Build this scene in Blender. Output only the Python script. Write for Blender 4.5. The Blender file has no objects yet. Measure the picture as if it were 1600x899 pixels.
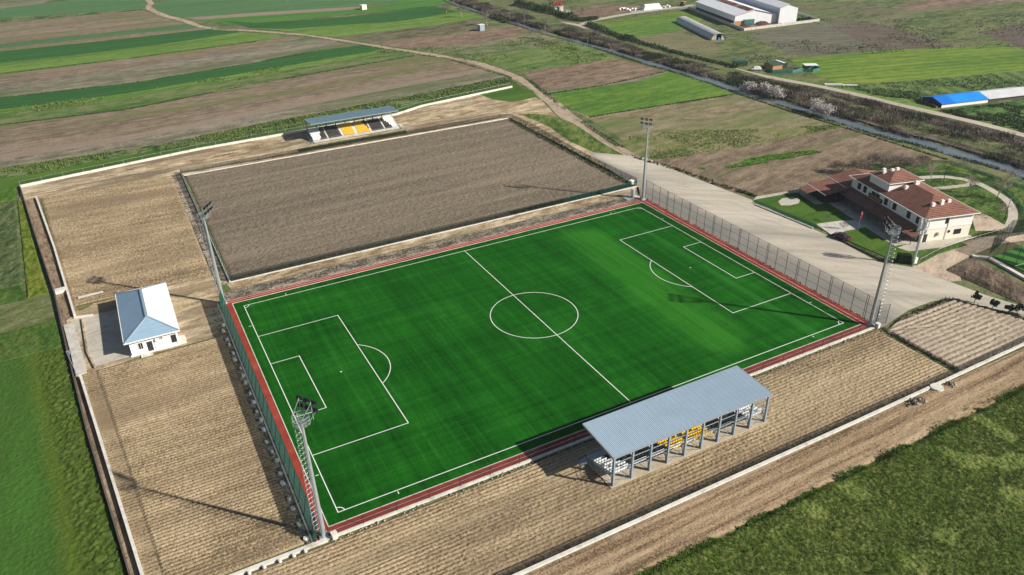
import bpy, bmesh, math, random
import numpy as np
from mathutils import Vector, Matrix
R = math.radians
random.seed(7)
SC = bpy.context.scene
COL = SC.collection

# ------------------------------------------------------------------ camera, sky, sun, exposure
CAM_LOC = np.array([-67.1496, -118.4726, 82.983])
YAW, PITCH, ROLL, FPX = 1.08819362, 0.511292009, -0.0206657241, 1191.69564
def cam_axes():
    cy, sy, cp, sp = math.cos(YAW), math.sin(YAW), math.cos(PITCH), math.sin(PITCH)
    f = np.array([cp*cy, cp*sy, -sp]); r0 = np.array([sy, -cy, 0.0]); u0 = np.cross(r0, f)
    c, s = math.cos(ROLL), math.sin(ROLL)
    return c*r0 + s*u0, -s*r0 + c*u0, f
RX, UP, FW = cam_axes()
def G(px, py, z=0.0):
    """survey: where the sight line of a traced photo point meets the level z (metres)"""
    d = RX*((px-800)/FPX) - UP*((py-449.5)/FPX) + FW
    return CAM_LOC + d*((z-CAM_LOC[2])/d[2])
cd = bpy.data.cameras.new('camera'); cam = bpy.data.objects.new('camera', cd); COL.objects.link(cam)
M = Matrix(((RX[0], UP[0], -FW[0], CAM_LOC[0]), (RX[1], UP[1], -FW[1], CAM_LOC[1]), (RX[2], UP[2], -FW[2], CAM_LOC[2]), (0, 0, 0, 1)))
cam.matrix_world = M
cd.sensor_width = 36.0; cd.lens = FPX/1600*36.0; cd.clip_start = 0.5; cd.clip_end = 6000
SC.camera = cam

SUN_EL = 31.0
SUN_DIR = Vector((0.69*math.cos(R(SUN_EL)), -0.724*math.cos(R(SUN_EL)), math.sin(R(SUN_EL)))).normalized()
w = bpy.data.worlds.new('World'); SC.world = w; w.use_nodes = True
nt = w.node_tree; bg = nt.nodes['Background']
sky = nt.nodes.new('ShaderNodeTexSky'); sky.sky_type = 'NISHITA'; sky.sun_disc = False
sky.sun_elevation = R(SUN_EL); sky.sun_rotation = math.atan2(SUN_DIR.x, SUN_DIR.y)
nt.links.new(sky.outputs[0], bg.inputs[0]); bg.inputs[1].default_value = 0.05
sl = bpy.data.lights.new('sun', 'SUN'); sl.energy = 5.0; sl.angle = R(0.9); sl.color = (1.0, 0.945, 0.86)
so = bpy.data.objects.new('sun', sl); COL.objects.link(so); so.rotation_euler = SUN_DIR.to_track_quat('Z', 'Y').to_euler()
so.location = (0, 0, 120)
SC.view_settings.view_transform = 'Standard'; SC.view_settings.look = 'None'
SC.view_settings.gamma = 1.0; SC.view_settings.exposure = 0.50; SC.view_settings.use_curve_mapping = False

# ------------------------------------------------------------------ helpers: tags
def tag(o, label=None, cat=None, group=None, kind=None):
    if label: o['label'] = label
    if cat: o['category'] = cat
    if group: o['group'] = group
    if kind: o['kind'] = kind
    return o
def empty(name, loc=(0, 0, 0), rz=0.0, label=None, cat=None, group=None):
    o = bpy.data.objects.new(name, None); COL.objects.link(o)
    o.location = loc; o.rotation_euler = (0, 0, rz); o.empty_display_size = 0.5
    return tag(o, label, cat, group)
def obj(name, me, parent=None, loc=None, rz=None):
    o = bpy.data.objects.new(name, me); COL.objects.link(o)
    if parent: o.parent = parent
    if loc is not None: o.location = loc
    if rz is not None: o.rotation_euler = (0, 0, rz)
    return o
def copy_tree(o, parent=None):
    c = o.copy(); COL.objects.link(c)
    if parent: c.parent = parent; c.matrix_parent_inverse = o.matrix_parent_inverse
    for ch in o.children: copy_tree(ch, c)
    return c

# ------------------------------------------------------------------ helpers: meshes
class MB:
    def __init__(s): s.v = []; s.f = []; s.m = []; s.mi = 0
    def add(s, vs, fs):
        b = len(s.v); s.v += [tuple(map(float, p)) for p in vs]
        for f in fs: s.f.append([b+i for i in f]); s.m.append(s.mi)
    def quad(s, *p): s.add(p, [tuple(range(len(p)))])
    def box(s, c, d, rz=0.0):
        x, y, z = d[0]/2, d[1]/2, d[2]/2; ca, sa = math.cos(rz), math.sin(rz)
        vs = [(c[0]+ca*X-sa*Y, c[1]+sa*X+ca*Y, c[2]+Z) for Z in (-z, z) for X, Y in ((-x, -y), (x, -y), (x, y), (-x, y))]
        s.add(vs, [(3, 2, 1, 0), (4, 5, 6, 7), (0, 1, 5, 4), (1, 2, 6, 5), (2, 3, 7, 6), (3, 0, 4, 7)])
    def bar(s, p, q, w, h=None):
        h = h or w; p = Vector(p); q = Vector(q); d = (q-p).normalized()
        a = d.cross(Vector((0, 0, 1)))
        a = Vector((1, 0, 0)) if a.length < 1e-4 else a.normalized()
        b = a.cross(d).normalized(); a = a*(w/2); b = b*(h/2)
        vs = [e+i*a+j*b for e in (p, q) for i, j in ((-1, -1), (1, -1), (1, 1), (-1, 1))]
        s.add(vs, [(3, 2, 1, 0), (4, 5, 6, 7), (0, 1, 5, 4), (1, 2, 6, 5), (2, 3, 7, 6), (3, 0, 4, 7)])
    def tube(s, p, q, r0, r1=None, n=8, cap=True):
        r1 = r0 if r1 is None else r1; p = Vector(p); q = Vector(q); d = (q-p).normalized()
        a = d.cross(Vector((0, 0, 1)))
        a = Vector((1, 0, 0)) if a.length < 1e-4 else a.normalized()
        b = a.cross(d)
        vs = []
        for e, r in ((p, r0), (q, r1)):
            for i in range(n):
                t = 2*math.pi*i/n; vs.append(e + a*(r*math.cos(t)) + b*(r*math.sin(t)))
        fs = [(i, (i+1) % n, n+(i+1) % n, n+i) for i in range(n)]
        if cap: fs += [tuple(range(n-1, -1, -1)), tuple(range(n, 2*n))]
        s.add(vs, fs)
    def prism(s, poly, z0, z1):
        n = len(poly); vs = [(p[0], p[1], z0) for p in poly]+[(p[0], p[1], z1) for p in poly]
        s.add(vs, [tuple(range(n-1, -1, -1)), tuple(range(n, 2*n))]+[(i, (i+1) % n, n+(i+1) % n, n+i) for i in range(n)])
    def me(s, name, mats):
        me = bpy.data.meshes.new(name); me.from_pydata(s.v, [], s.f)
        if not isinstance(mats, (list, tuple)): mats = [mats]
        for m in mats: me.materials.append(m)
        if len(mats) > 1: me.polygons.foreach_set('material_index', s.m)
        bm = bmesh.new(); bm.from_mesh(me); bmesh.ops.recalc_face_normals(bm, faces=bm.faces); bm.to_mesh(me); bm.free()
        me.update(); return me
    def build(s, name, mats, parent=None, loc=None, rz=None): return obj(name, s.me(name, mats), parent, loc, rz)

def fast_mesh(name, V, F, mats, smooth=False, mi=None):
    """V (n,3) array, F (m,k) index array"""
    V = np.asarray(V, dtype=np.float32); F = np.asarray(F, dtype=np.int32); m, k = F.shape
    me = bpy.data.meshes.new(name)
    me.vertices.add(len(V)); me.vertices.foreach_set('co', V.ravel())
    me.loops.add(m*k); me.loops.foreach_set('vertex_index', F.ravel())
    me.polygons.add(m); me.polygons.foreach_set('loop_start', np.arange(0, m*k, k, dtype=np.int32))
    me.polygons.foreach_set('loop_total', np.full(m, k, dtype=np.int32))
    for mt in (mats if isinstance(mats, (list, tuple)) else [mats]): me.materials.append(mt)
    if mi is not None: me.polygons.foreach_set('material_index', np.asarray(mi, dtype=np.int32))
    if smooth: me.polygons.foreach_set('use_smooth', np.ones(m, dtype=bool))
    me.update(calc_edges=True); me.validate(); return me

def _h(ix, iy, seed):
    n = (ix.astype(np.int64)*374761393 + iy.astype(np.int64)*668265263 + seed*1442695041) & 0xffffffff
    n = ((n ^ (n >> 13))*1274126177) & 0xffffffff
    return ((n ^ (n >> 16)) & 0xffffff)/float(0xffffff)
def vn(x, y, seed=0):
    ix = np.floor(x); iy = np.floor(y); fx = x-ix; fy = y-iy
    fx = fx*fx*(3-2*fx); fy = fy*fy*(3-2*fy)
    a = _h(ix, iy, seed); b = _h(ix+1, iy, seed); c = _h(ix, iy+1, seed); d = _h(ix+1, iy+1, seed)
    return (a*(1-fx)+b*fx)*(1-fy)+(c*(1-fx)+d*fx)*fy
def fbm(x, y, seed=0, o=3):
    s = 0; a = 0.5; t = 0
    for i in range(o):
        s = s+a*vn(x*2**i, y*2**i, seed+i); t += a; a *= 0.5
    return s/t

def patch(name, c4, res, hf, mat, z0=0.03, edge=0.6):
    """relief sheet on a quadrilateral (sw, se, ne, nw); hf(x, y, u, v) gives metres above z0"""
    c = [np.array(p[:2], float) for p in c4]
    lu = max(np.linalg.norm(c[1]-c[0]), np.linalg.norm(c[2]-c[3])); lv = max(np.linalg.norm(c[3]-c[0]), np.linalg.norm(c[2]-c[1]))
    rx, ry = (res if isinstance(res, tuple) else (res, res))
    nu = max(2, int(lu/rx)); nv = max(2, int(lv/ry))
    u, v = np.meshgrid(np.linspace(0, 1, nu+1), np.linspace(0, 1, nv+1))
    P = (c[0][None, None]*((1-u)*(1-v))[..., None]+c[1][None, None]*(u*(1-v))[..., None]+c[2][None, None]*(u*v)[..., None]+c[3][None, None]*((1-u)*v)[..., None])
    x, y = P[..., 0], P[..., 1]
    du = np.minimum(u, 1-u)*lu; dv = np.minimum(v, 1-v)*lv
    fall = np.clip(np.minimum(du, dv)/edge, 0, 1)
    z = z0+np.maximum(hf(x, y, u, v), 0)*fall
    V = np.stack([x, y, z], -1).reshape(-1, 3)
    i = np.arange((nu+1)*(nv+1)).reshape(nv+1, nu+1)
    F = np.stack([i[:-1, :-1], i[:-1, 1:], i[1:, 1:], i[1:, :-1]], -1).reshape(-1, 4)
    me = fast_mesh(name, V, F, mat, smooth=True)
    return tag(obj(name, me), kind='structure')

LAYER = [0]
def sheet(name, pts, mat, px=True, z=None, thick=None):
    """flat ground sheet; pts traced on the photo (px) or in metres"""
    if z is None: LAYER[0] += 1; z = 0.004*LAYER[0]
    P = [G(*p)[:2] for p in pts] if px else [p[:2] for p in pts]
    bm = bmesh.new(); vs = [bm.verts.new((p[0], p[1], z)) for p in P]
    f = bm.faces.new(vs); bmesh.ops.triangulate(bm, faces=[f])
    bmesh.ops.recalc_face_normals(bm, faces=bm.faces)
    if sum(f.normal.z for f in bm.faces) < 0: bmesh.ops.reverse_faces(bm, faces=bm.faces)
    me = bpy.data.meshes.new(name); bm.to_mesh(me); bm.free(); me.materials.append(mat)
    return tag(obj(name, me), kind='structure')
def ribbon(name, line, width, mat, px=True, z=None, wob=0.0):
    if z is None: LAYER[0] += 1; z = 0.004*LAYER[0]
    P = np.array([G(*p)[:2] if px else p[:2] for p in line], float)
    P = smooth_line(P, 3.0)
    T = np.gradient(P, axis=0); T /= np.linalg.norm(T, axis=1)[:, None]; N = np.stack([-T[:, 1], T[:, 0]], 1)
    n = len(P); k = np.arange(n)
    wv = np.interp(np.linspace(0, 1, n), np.linspace(0, 1, len(width)), width) if isinstance(width, (list, tuple)) else np.full(n, width)
    a = wv/2+wob*(vn(k*0.35, k*0.0+3, 5)-0.5); b = wv/2+wob*(vn(k*0.35, k*0.0+9, 6)-0.5)
    L = P+N*a[:, None]; Q = P-N*b[:, None]
    V = np.zeros((2*n, 3)); V[:n, :2] = L; V[n:, :2] = Q; V[:, 2] = z
    F = np.stack([k[:-1], n+k[:-1], n+k[1:], k[1:]], 1)
    return tag(obj(name, fast_mesh(name, V, F, mat)), kind='structure')
def smooth_line(P, step):
    P = np.asarray(P, float); out = []
    n = len(P)
    for i in range(n-1):
        p0, p1, p2, p3 = P[max(i-1, 0)], P[i], P[i+1], P[min(i+2, n-1)]
        m = max(1, int(np.linalg.norm(p2-p1)/step))
        for t in np.arange(m)/m:
            out.append(0.5*((2*p1)+(-p0+p2)*t+(2*p0-5*p1+4*p2-p3)*t*t+(-p0+3*p1-3*p2+p3)*t**3))
    out.append(P[-1]); return np.array(out)

# ------------------------------------------------------------------ helpers: materials
class NT:
    def __init__(s, name, rough=0.9, spec=0.2):
        s.m = bpy.data.materials.new(name); s.m.use_nodes = True; s.t = s.m.node_tree
        s.b = s.t.nodes['Principled BSDF']; s.b.inputs['Roughness'].default_value = rough
        s.b.inputs['Specular IOR Level'].default_value = spec
        s.pos = s.n('ShaderNodeTexCoord').outputs['Object']
    def n(s, ty, **kw):
        nd = s.t.nodes.new(ty)
        for k, v in kw.items(): setattr(nd, k, v)
        return nd
    def lk(s, a, b): s.t.links.new(a, b)
    def put(s, sock, v):
        if hasattr(v, 'is_linked') or hasattr(v, 'links'): s.lk(v, sock)
        else: sock.default_value = v
    def mapv(s, vec, rz=0.0, scale=(1, 1, 1), loc=(0, 0, 0)):
        nd = s.n('ShaderNodeMapping'); s.lk(vec, nd.inputs[0]); nd.inputs['Rotation'].default_value = (0, 0, rz)
        nd.inputs['Scale'].default_value = scale; nd.inputs['Location'].default_value = loc; return nd.outputs[0]
    def noise(s, vec, scale, detail=4, rough=0.55, dist=0.0):
        nd = s.n('ShaderNodeTexNoise'); s.lk(vec, nd.inputs['Vector']); nd.inputs['Scale'].default_value = scale
        nd.inputs['Detail'].default_value = detail; nd.inputs['Roughness'].default_value = rough; nd.inputs['Distortion'].default_value = dist
        return nd.outputs['Fac']
    def math(s, op, a, b=0.0, c=None, clamp=False):
        nd = s.n('ShaderNodeMath', operation=op, use_clamp=clamp); s.put(nd.inputs[0], a); s.put(nd.inputs[1], b)
        if c is not None: s.put(nd.inputs[2], c)
        return nd.outputs[0]
    def sep(s, vec):
        nd = s.n('ShaderNodeSeparateXYZ'); s.lk(vec, nd.inputs[0]); return nd.outputs
    def ramp(s, fac, stops, interp='LINEAR'):
        nd = s.n('ShaderNodeValToRGB'); s.put(nd.inputs[0], fac); cr = nd.color_ramp; cr.interpolation = interp
        while len(cr.elements) < len(stops): cr.elements.new(0.5)
        for e, (p, c) in zip(cr.elements, stops): e.position = p; e.color = (c[0], c[1], c[2], 1)
        return nd.outputs[0]
    def mix(s, fac, a, b):
        nd = s.n('ShaderNodeMix', data_type='RGBA'); s.put(nd.inputs[0], fac)
        for i, v in ((6, a), (7, b)):
            if isinstance(v, tuple): nd.inputs[i].default_value = (v[0], v[1], v[2], 1)
            else: s.lk(v, nd.inputs[i])
        return nd.outputs[2]
    def mr(s, v, a, b, c=0.0, d=1.0, smooth=False):
        nd = s.n('ShaderNodeMapRange', clamp=True)
        if smooth: nd.interpolation_type = 'SMOOTHSTEP'
        s.put(nd.inputs[0], v)
        for i, x in ((1, a), (2, b), (3, c), (4, d)): nd.inputs[i].default_value = x
        return nd.outputs[0]
    def bump(s, h, strength=0.5, dist=0.1):
        nd = s.n('ShaderNodeBump'); s.put(nd.inputs['Height'], h); nd.inputs['Strength'].default_value = strength
        nd.inputs['Distance'].default_value = dist; s.lk(nd.outputs[0], s.b.inputs['Normal'])
    def col(s, c):
        if isinstance(c, tuple): s.b.inputs['Base Color'].default_value = (c[0], c[1], c[2], 1)
        else: s.lk(c, s.b.inputs['Base Color'])

def field(name, lo, mid, hi, ang=0.0, stretch=5.0, scale=0.12, contrast=1.8, speck=0.8, fine=2.2, rows=None, bump=0.6, bdist=0.25, weeds=None, rough=0.95, mid_grain=2.0, dash=None):
    """ground cover: colour drifts along the working direction, finer speckle, optional rows and weed patches"""
    t = NT(name, rough, 0.1)
    p = t.mapv(t.pos, rz=-R(ang))
    q = t.mapv(p, scale=(1.0/stretch, 1.0, 1.0))
    n1 = t.noise(q, scale, 6, 0.6); n2 = t.noise(t.pos, fine, 5, 0.7); n3 = t.noise(q, scale*7, 4, 0.6)
    f = t.math('MULTIPLY_ADD', t.math('SUBTRACT', n1, 0.5), contrast, 0.5)
    f = t.math('MULTIPLY_ADD', t.math('SUBTRACT', n3, 0.5), contrast*0.7, f)
    f = t.math('MULTIPLY_ADD', t.math('SUBTRACT', n2, 0.5), speck*1.6, f)
    n4 = t.noise(t.mapv(p, scale=(0.5, 1.0, 1.0)), fine*0.28, 3, 0.7)
    f = t.math('MULTIPLY_ADD', t.math('SUBTRACT', n4, 0.5), speck*1.1*mid_grain, f)
    h = t.math('ADD', n2, t.math('MULTIPLY', n4, 0.8*mid_grain))
    if rows:
        y = t.sep(p)[1]; wob = t.math('MULTIPLY', t.noise(q, 0.5, 2), 2.0)
        s_ = t.math('SINE', t.math('ADD', t.math('MULTIPLY', y, 2*math.pi/rows[0]), wob))
        f = t.math('MULTIPLY_ADD', s_, rows[1], f); h = t.math('MULTIPLY_ADD', s_, rows[1]*0.8, h)
    if dash:                                            # darker broken lines painted along the drill rows, at the furrow groove spacing
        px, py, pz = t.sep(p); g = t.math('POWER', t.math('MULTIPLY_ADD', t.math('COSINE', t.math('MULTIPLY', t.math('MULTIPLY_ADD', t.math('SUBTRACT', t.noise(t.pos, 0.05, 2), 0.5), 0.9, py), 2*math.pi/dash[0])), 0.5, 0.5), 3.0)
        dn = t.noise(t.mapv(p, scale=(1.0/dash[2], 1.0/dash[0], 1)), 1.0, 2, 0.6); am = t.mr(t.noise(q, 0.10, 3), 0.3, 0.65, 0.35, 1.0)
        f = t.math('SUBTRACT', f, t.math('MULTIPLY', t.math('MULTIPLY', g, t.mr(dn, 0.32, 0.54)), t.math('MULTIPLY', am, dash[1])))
    c = t.ramp(f, [(0.12, lo), (0.5, mid), (0.88, hi)])
    if weeds:
        wn = t.noise(q, weeds[1], 5, 0.65); c = t.mix(t.mr(t.math('MULTIPLY_ADD', n2, 0.25, wn), weeds[2], weeds[2]+0.14), c, weeds[0])
    t.col(c); t.bump(h, bump, bdist); return t.m

def plain(name, c, rough=0.6, spec=0.3, metal=0.0, var=0.12, scale=3.0, bump=0.0, dirt=None):
    t = NT(name, rough, spec); t.b.inputs['Metallic'].default_value = metal
    n = t.noise(t.pos, scale, 5, 0.6)
    lo = tuple(x*(1-var) for x in c); hi = tuple(min(1, x*(1+var)) for x in c)
    cc = t.ramp(n, [(0.3, lo), (0.7, hi)])
    if dirt:
        cc = t.mix(t.mr(t.noise(t.pos, dirt[1], 6, 0.7), dirt[2], dirt[2]+0.15), cc, dirt[0])
    t.col(cc)
    if bump: t.bump(n, bump, 0.05)
    return t.m

def net(name, c, cover):
    """fine woven wire: the share of the panel that the strands cover; strands glow a little when lit from behind"""
    t = NT(name, 0.6, 0.2); t.col(c); tr = t.n('ShaderNodeBsdfTranslucent'); tr.inputs[0].default_value = (*c, 1)
    a = t.n('ShaderNodeMixShader'); a.inputs[0].default_value = 0.5; t.lk(t.b.outputs[0], a.inputs[1]); t.lk(tr.outputs[0], a.inputs[2])
    o = t.n('ShaderNodeMixShader'); o.inputs[0].default_value = cover; t.lk(t.n('ShaderNodeBsdfTransparent').outputs[0], o.inputs[1]); t.lk(a.outputs[0], o.inputs[2])
    t.lk(o.outputs[0], t.t.nodes['Material Output'].inputs[0]); return t.m

# soil and crops (linear albedo)
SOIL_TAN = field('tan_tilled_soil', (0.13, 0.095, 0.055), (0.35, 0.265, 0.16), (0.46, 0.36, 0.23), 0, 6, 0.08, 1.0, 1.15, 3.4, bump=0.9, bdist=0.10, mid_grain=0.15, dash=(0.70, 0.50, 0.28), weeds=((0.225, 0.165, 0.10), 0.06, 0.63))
SOIL_GREY = field('grey_tilled_soil', (0.085, 0.067, 0.047), (0.175, 0.141, 0.100), (0.26, 0.215, 0.157), 2, 16, 0.10, 0.7, 1.7, 3.2, bump=0.9, bdist=0.10, mid_grain=0.3, weeds=((0.235, 0.19, 0.135), 0.11, 0.64))
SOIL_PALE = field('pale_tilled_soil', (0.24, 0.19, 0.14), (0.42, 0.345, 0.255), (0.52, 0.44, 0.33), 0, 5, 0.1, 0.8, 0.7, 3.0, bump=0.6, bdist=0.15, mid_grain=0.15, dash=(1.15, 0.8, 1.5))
FAR_BROWN = field('brown_arable', (0.12, 0.092, 0.058), (0.20, 0.152, 0.104), (0.27, 0.21, 0.15), 2, 9, 0.05, 1.3, 0.8, 1.2, rows=(3.6, 0.07), bump=0.6, weeds=((0.13, 0.15, 0.05), 0.06, 0.62))
FAR_GREYBROWN = field('stubble_grey', (0.12, 0.105, 0.07), (0.20, 0.175, 0.125), (0.27, 0.235, 0.17), 2, 9, 0.06, 1.3, 1.0, 1.0, weeds=((0.10, 0.13, 0.05), 0.05, 0.58))
FAR_RED = field('reddish_arable', (0.11, 0.076, 0.052), (0.19, 0.135, 0.092), (0.27, 0.20, 0.14), 6, 8, 0.06, 1.3, 0.9, 1.0, rows=(3.2, 0.08))
FAR_PINK = field('pale_track', (0.19, 0.145, 0.108), (0.245, 0.19, 0.142), (0.29, 0.23, 0.175), 2, 9, 0.06, 0.8, 0.4, 1.0)
CROP_DARK = field('dark_green_crop', (0.022, 0.075, 0.020), (0.032, 0.105, 0.026), (0.05, 0.14, 0.035), 2, 12, 0.07, 0.9, 0.35, 1.5, rows=(5.5, 0.10), bump=0.35)
CROP_MID = field('green_crop', (0.04, 0.12, 0.025), (0.07, 0.175, 0.032), (0.10, 0.21, 0.045), 2, 10, 0.06, 1.0, 0.4, 1.5, bump=0.35)
CROP_LIGHT = field('light_green_crop', (0.06, 0.135, 0.025), (0.115, 0.20, 0.037), (0.17, 0.245, 0.06), 2, 10, 0.07, 1.5, 0.6, 1.2, rows=(4.5, 0.10), bump=0.45)
CROP_COLD = field('cold_green_crop', (0.055, 0.12, 0.045), (0.075, 0.155, 0.06), (0.10, 0.185, 0.075), 2, 10, 0.05, 0.9, 0.4, 1.5, bump=0.3)
CROP_YELLOW = field('yellow_green_crop', (0.07, 0.145, 0.022), (0.125, 0.205, 0.030), (0.21, 0.25, 0.042), -15, 9, 0.04, 1.8, 0.6, 1.2, rows=(5.0, 0.12), bump=0.3)
MEADOW = field('meadow', (0.055, 0.085, 0.03), (0.11, 0.14, 0.05), (0.18, 0.18, 0.085), 4, 3, 0.06, 1.6, 1.0, 0.8, bump=0.7, bdist=0.4, weeds=((0.18, 0.155, 0.10), 0.035, 0.66))
MEADOW_BROWN = field('weedy_ground', (0.075, 0.08, 0.04), (0.145, 0.13, 0.075), (0.20, 0.17, 0.11), 4, 4, 0.05, 1.5, 1.1, 0.8, bump=0.8, bdist=0.4, weeds=((0.09, 0.15, 0.04), 0.05, 0.6))
SCRUB = field('weedy_scrub', (0.025, 0.06, 0.018), (0.085, 0.135, 0.04), (0.17, 0.19, 0.085), 4, 3, 0.12, 1.6, 1.8, 0.55, bump=1.0, bdist=0.6)
LAWN = field('lawn_grass', (0.03, 0.075, 0.010), (0.060, 0.125, 0.016), (0.10, 0.165, 0.028), 2, 6, 0.08, 1.2, 0.5, 1.5, bump=0.5, mid_grain=0.15)
GARDEN = field('park_lawn', (0.025, 0.055, 0.012), (0.065, 0.115, 0.020), (0.12, 0.165, 0.04), 20, 1.5, 0.2, 1.6, 1.4, 1.0, bump=0.6)
ROWS_GREEN = field('green_rowed_field', (0.05, 0.09, 0.03), (0.095, 0.15, 0.045), (0.15, 0.20, 0.065), 62, 10, 0.05, 1.2, 0.6, 0.8, rows=(7.0, 0.22), bump=0.6)
ROWS_GREY = field('ploughed_grey_rows', (0.08, 0.075, 0.06), (0.13, 0.125, 0.085), (0.18, 0.17, 0.12), -32, 8, 0.05, 1.2, 0.6, 0.8, rows=(4.0, 0.2), bump=0.7)
ROWS_DARK = field('dark_ploughed_rows', (0.085, 0.068, 0.05), (0.125, 0.10, 0.075), (0.165, 0.135, 0.10), -32, 8, 0.05, 1.0, 0.6, 0.8, rows=(4.0, 0.12), bump=0.7)
SAND = field('sandy_earth', (0.21, 0.15, 0.085), (0.42, 0.32, 0.195), (0.60, 0.50, 0.35), 4, 4, 0.07, 2.0, 0.8, 1.4, bump=0.7, weeds=((0.20, 0.155, 0.10), 0.09, 0.62))
DIRT = field('dirt_track_earth', (0.11, 0.072, 0.042), (0.295, 0.205, 0.122), (0.43, 0.32, 0.20), 1, 24, 0.30, 1.9, 1.2, 3.2, rows=(2.3, 0.10), bump=0.9, bdist=0.12, mid_grain=0.15)
ROAD_EARTH = field('earth_road', (0.22, 0.17, 0.12), (0.36, 0.285, 0.205), (0.45, 0.37, 0.27), 80, 6, 0.1, 1.1, 0.6, 1.2, bump=0.4)
GRAVEL = field('gravel_lot', (0.34, 0.295, 0.23), (0.50, 0.445, 0.355), (0.58, 0.525, 0.43), -38, 7, 0.05, 1.3, 0.5, 2.0, bump=0.08, bdist=0.05, weeds=((0.30, 0.275, 0.235), 0.06, 0.60), mid_grain=0.15)
def worn_lot():
    m = GRAVEL; nt_ = m.node_tree; b = nt_.nodes['Principled BSDF']; t = NT.__new__(NT); t.m = m; t.t = nt_; t.b = b
    old = b.inputs['Base Color'].links[0].from_socket; t.pos = t.n('ShaderNodeTexCoord').outputs['Object']; x, y, z = t.sep(t.pos)
    d = t.math('MULTIPLY_ADD', t.noise(t.mapv(t.pos, scale=(1, 0.4, 1)), 0.12, 5, 0.65), 16.0, x)
    c = t.mix(t.mr(d, 68.0, 77.0, 0.85, 0.0, smooth=True), old, (0.215, 0.208, 0.188))
    tr = t.math('MULTIPLY_ADD', y, 0.40, x); tr = t.math('MULTIPLY_ADD', t.noise(t.pos, 0.025, 2), 26.0, tr)          # curved wheel tracks down the length of the lot
    s_ = t.math('POWER', t.math('MULTIPLY_ADD', t.math('SINE', t.math('MULTIPLY', tr, 2*math.pi/2.7)), 0.5, 0.5), 6.0)
    c = t.mix(t.math('MULTIPLY', s_, t.mr(t.noise(t.pos, 0.07, 4), 0.45, 0.65, 0.0, 0.55)), c, (0.32, 0.28, 0.22))
    c = t.mix(t.mr(t.noise(t.pos, 0.16, 6, 0.7), 0.66, 0.72, 0.0, 0.6), c, (0.22, 0.20, 0.17)); t.lk(c, b.inputs['Base Color'])
worn_lot()
GRAVEL_ROAD = field('gravel_road', (0.33, 0.285, 0.22), (0.44, 0.385, 0.30), (0.52, 0.46, 0.37), -70, 6, 0.08, 1.0, 0.4, 2.0, bump=0.3, bdist=0.05)
PINK_EARTH = field('pinkish_earth', (0.33, 0.25, 0.18), (0.47, 0.37, 0.275), (0.55, 0.45, 0.34), 20, 4, 0.1, 1.3, 0.6, 1.5, bump=0.5)
MOUND_EARTH = field('dark_heap_earth', (0.07, 0.052, 0.036), (0.135, 0.10, 0.07), (0.22, 0.17, 0.12), 30, 2, 0.25, 1.4, 1.0, 1.5, bump=0.9, bdist=0.3)
RUBBLE = field('rubble_strip', (0.11, 0.092, 0.07), (0.27, 0.225, 0.165), (0.42, 0.355, 0.265), 0, 1.5, 0.6, 1.6, 1.4, 1.6, bump=1.0, bdist=0.3)
TRENCH = field('trench_soil', (0.13, 0.09, 0.06), (0.25, 0.18, 0.12), (0.36, 0.27, 0.18), 97, 8, 0.3, 1.3, 0.8, 2.0, bump=0.9)
DARK_GRASS = field('tall_wheat', (0.026, 0.055, 0.010), (0.055, 0.095, 0.016), (0.10, 0.135, 0.028), 100, 2.5, 0.18, 1.0, 1.2, 2.2, bump=1.0, bdist=0.3)
LEFT_GREEN = field('young_wheat', (0.035, 0.075, 0.014), (0.055, 0.115, 0.018), (0.09, 0.14, 0.03), 100, 3, 0.06, 1.8, 1.0, 1.8, bump=0.8, bdist=0.25, weeds=((0.085, 0.10, 0.028), 0.03, 0.60))
YELLOW_STRIP = field('yellowing_grass', (0.06, 0.10, 0.012), (0.11, 0.15, 0.015), (0.17, 0.19, 0.035), 100, 4, 0.2, 1.2, 1.2, 2.0, bump=0.8)
MEADOW_FRONT = field('rough_meadow', (0.050, 0.088, 0.014), (0.100, 0.150, 0.026), (0.21, 0.215, 0.07), 16, 4.0, 0.16, 0.65, 2.4, 2.6, bump=1.0, bdist=0.16, mid_grain=0.15)
BANK = field('bank_earth', (0.035, 0.035, 0.022), (0.085, 0.075, 0.055), (0.16, 0.135, 0.10), 88, 4, 0.15, 1.5, 1.2, 0.8, bump=0.9, bdist=0.5)
PATH_GREY = field('paving_grey', (0.32, 0.29, 0.24), (0.46, 0.42, 0.35), (0.56, 0.51, 0.43), 0, 2, 0.15, 1.0, 0.4, 2.0, bump=0.3)
CONC = plain('concrete', (0.50, 0.475, 0.42), 0.85, 0.2, var=0.2, scale=0.8, bump=0.3, dirt=((0.30, 0.26, 0.20), 0.35, 0.56))
CONC_TAN = plain('tan_concrete_floor', (0.44, 0.37, 0.27), 0.85, 0.2, var=0.15, scale=0.8, bump=0.3)
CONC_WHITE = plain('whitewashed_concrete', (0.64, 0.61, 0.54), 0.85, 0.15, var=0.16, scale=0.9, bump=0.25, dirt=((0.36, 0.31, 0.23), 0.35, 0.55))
FOOTING = plain('footing_concrete', (0.66, 0.64, 0.59), 0.85, 0.2, var=0.15, scale=2.0, bump=0.3)
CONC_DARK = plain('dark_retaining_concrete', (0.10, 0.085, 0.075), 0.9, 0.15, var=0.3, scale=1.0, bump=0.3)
WHITE_PAINT = plain('white_line_paint', (0.78, 0.78, 0.74), 0.7, 0.2, var=0.05)
STEEL = plain('galvanised_steel', (0.46, 0.50, 0.52), 0.45, 0.5, metal=0.55, var=0.12)
STEEL_BLUE = plain('blue_grey_painted_steel', (0.30, 0.375, 0.43), 0.5, 0.4, metal=0.2, var=0.1)
STEEL_DARK = plain('dark_steel', (0.035, 0.038, 0.04), 0.6, 0.3, metal=0.3)
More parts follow.
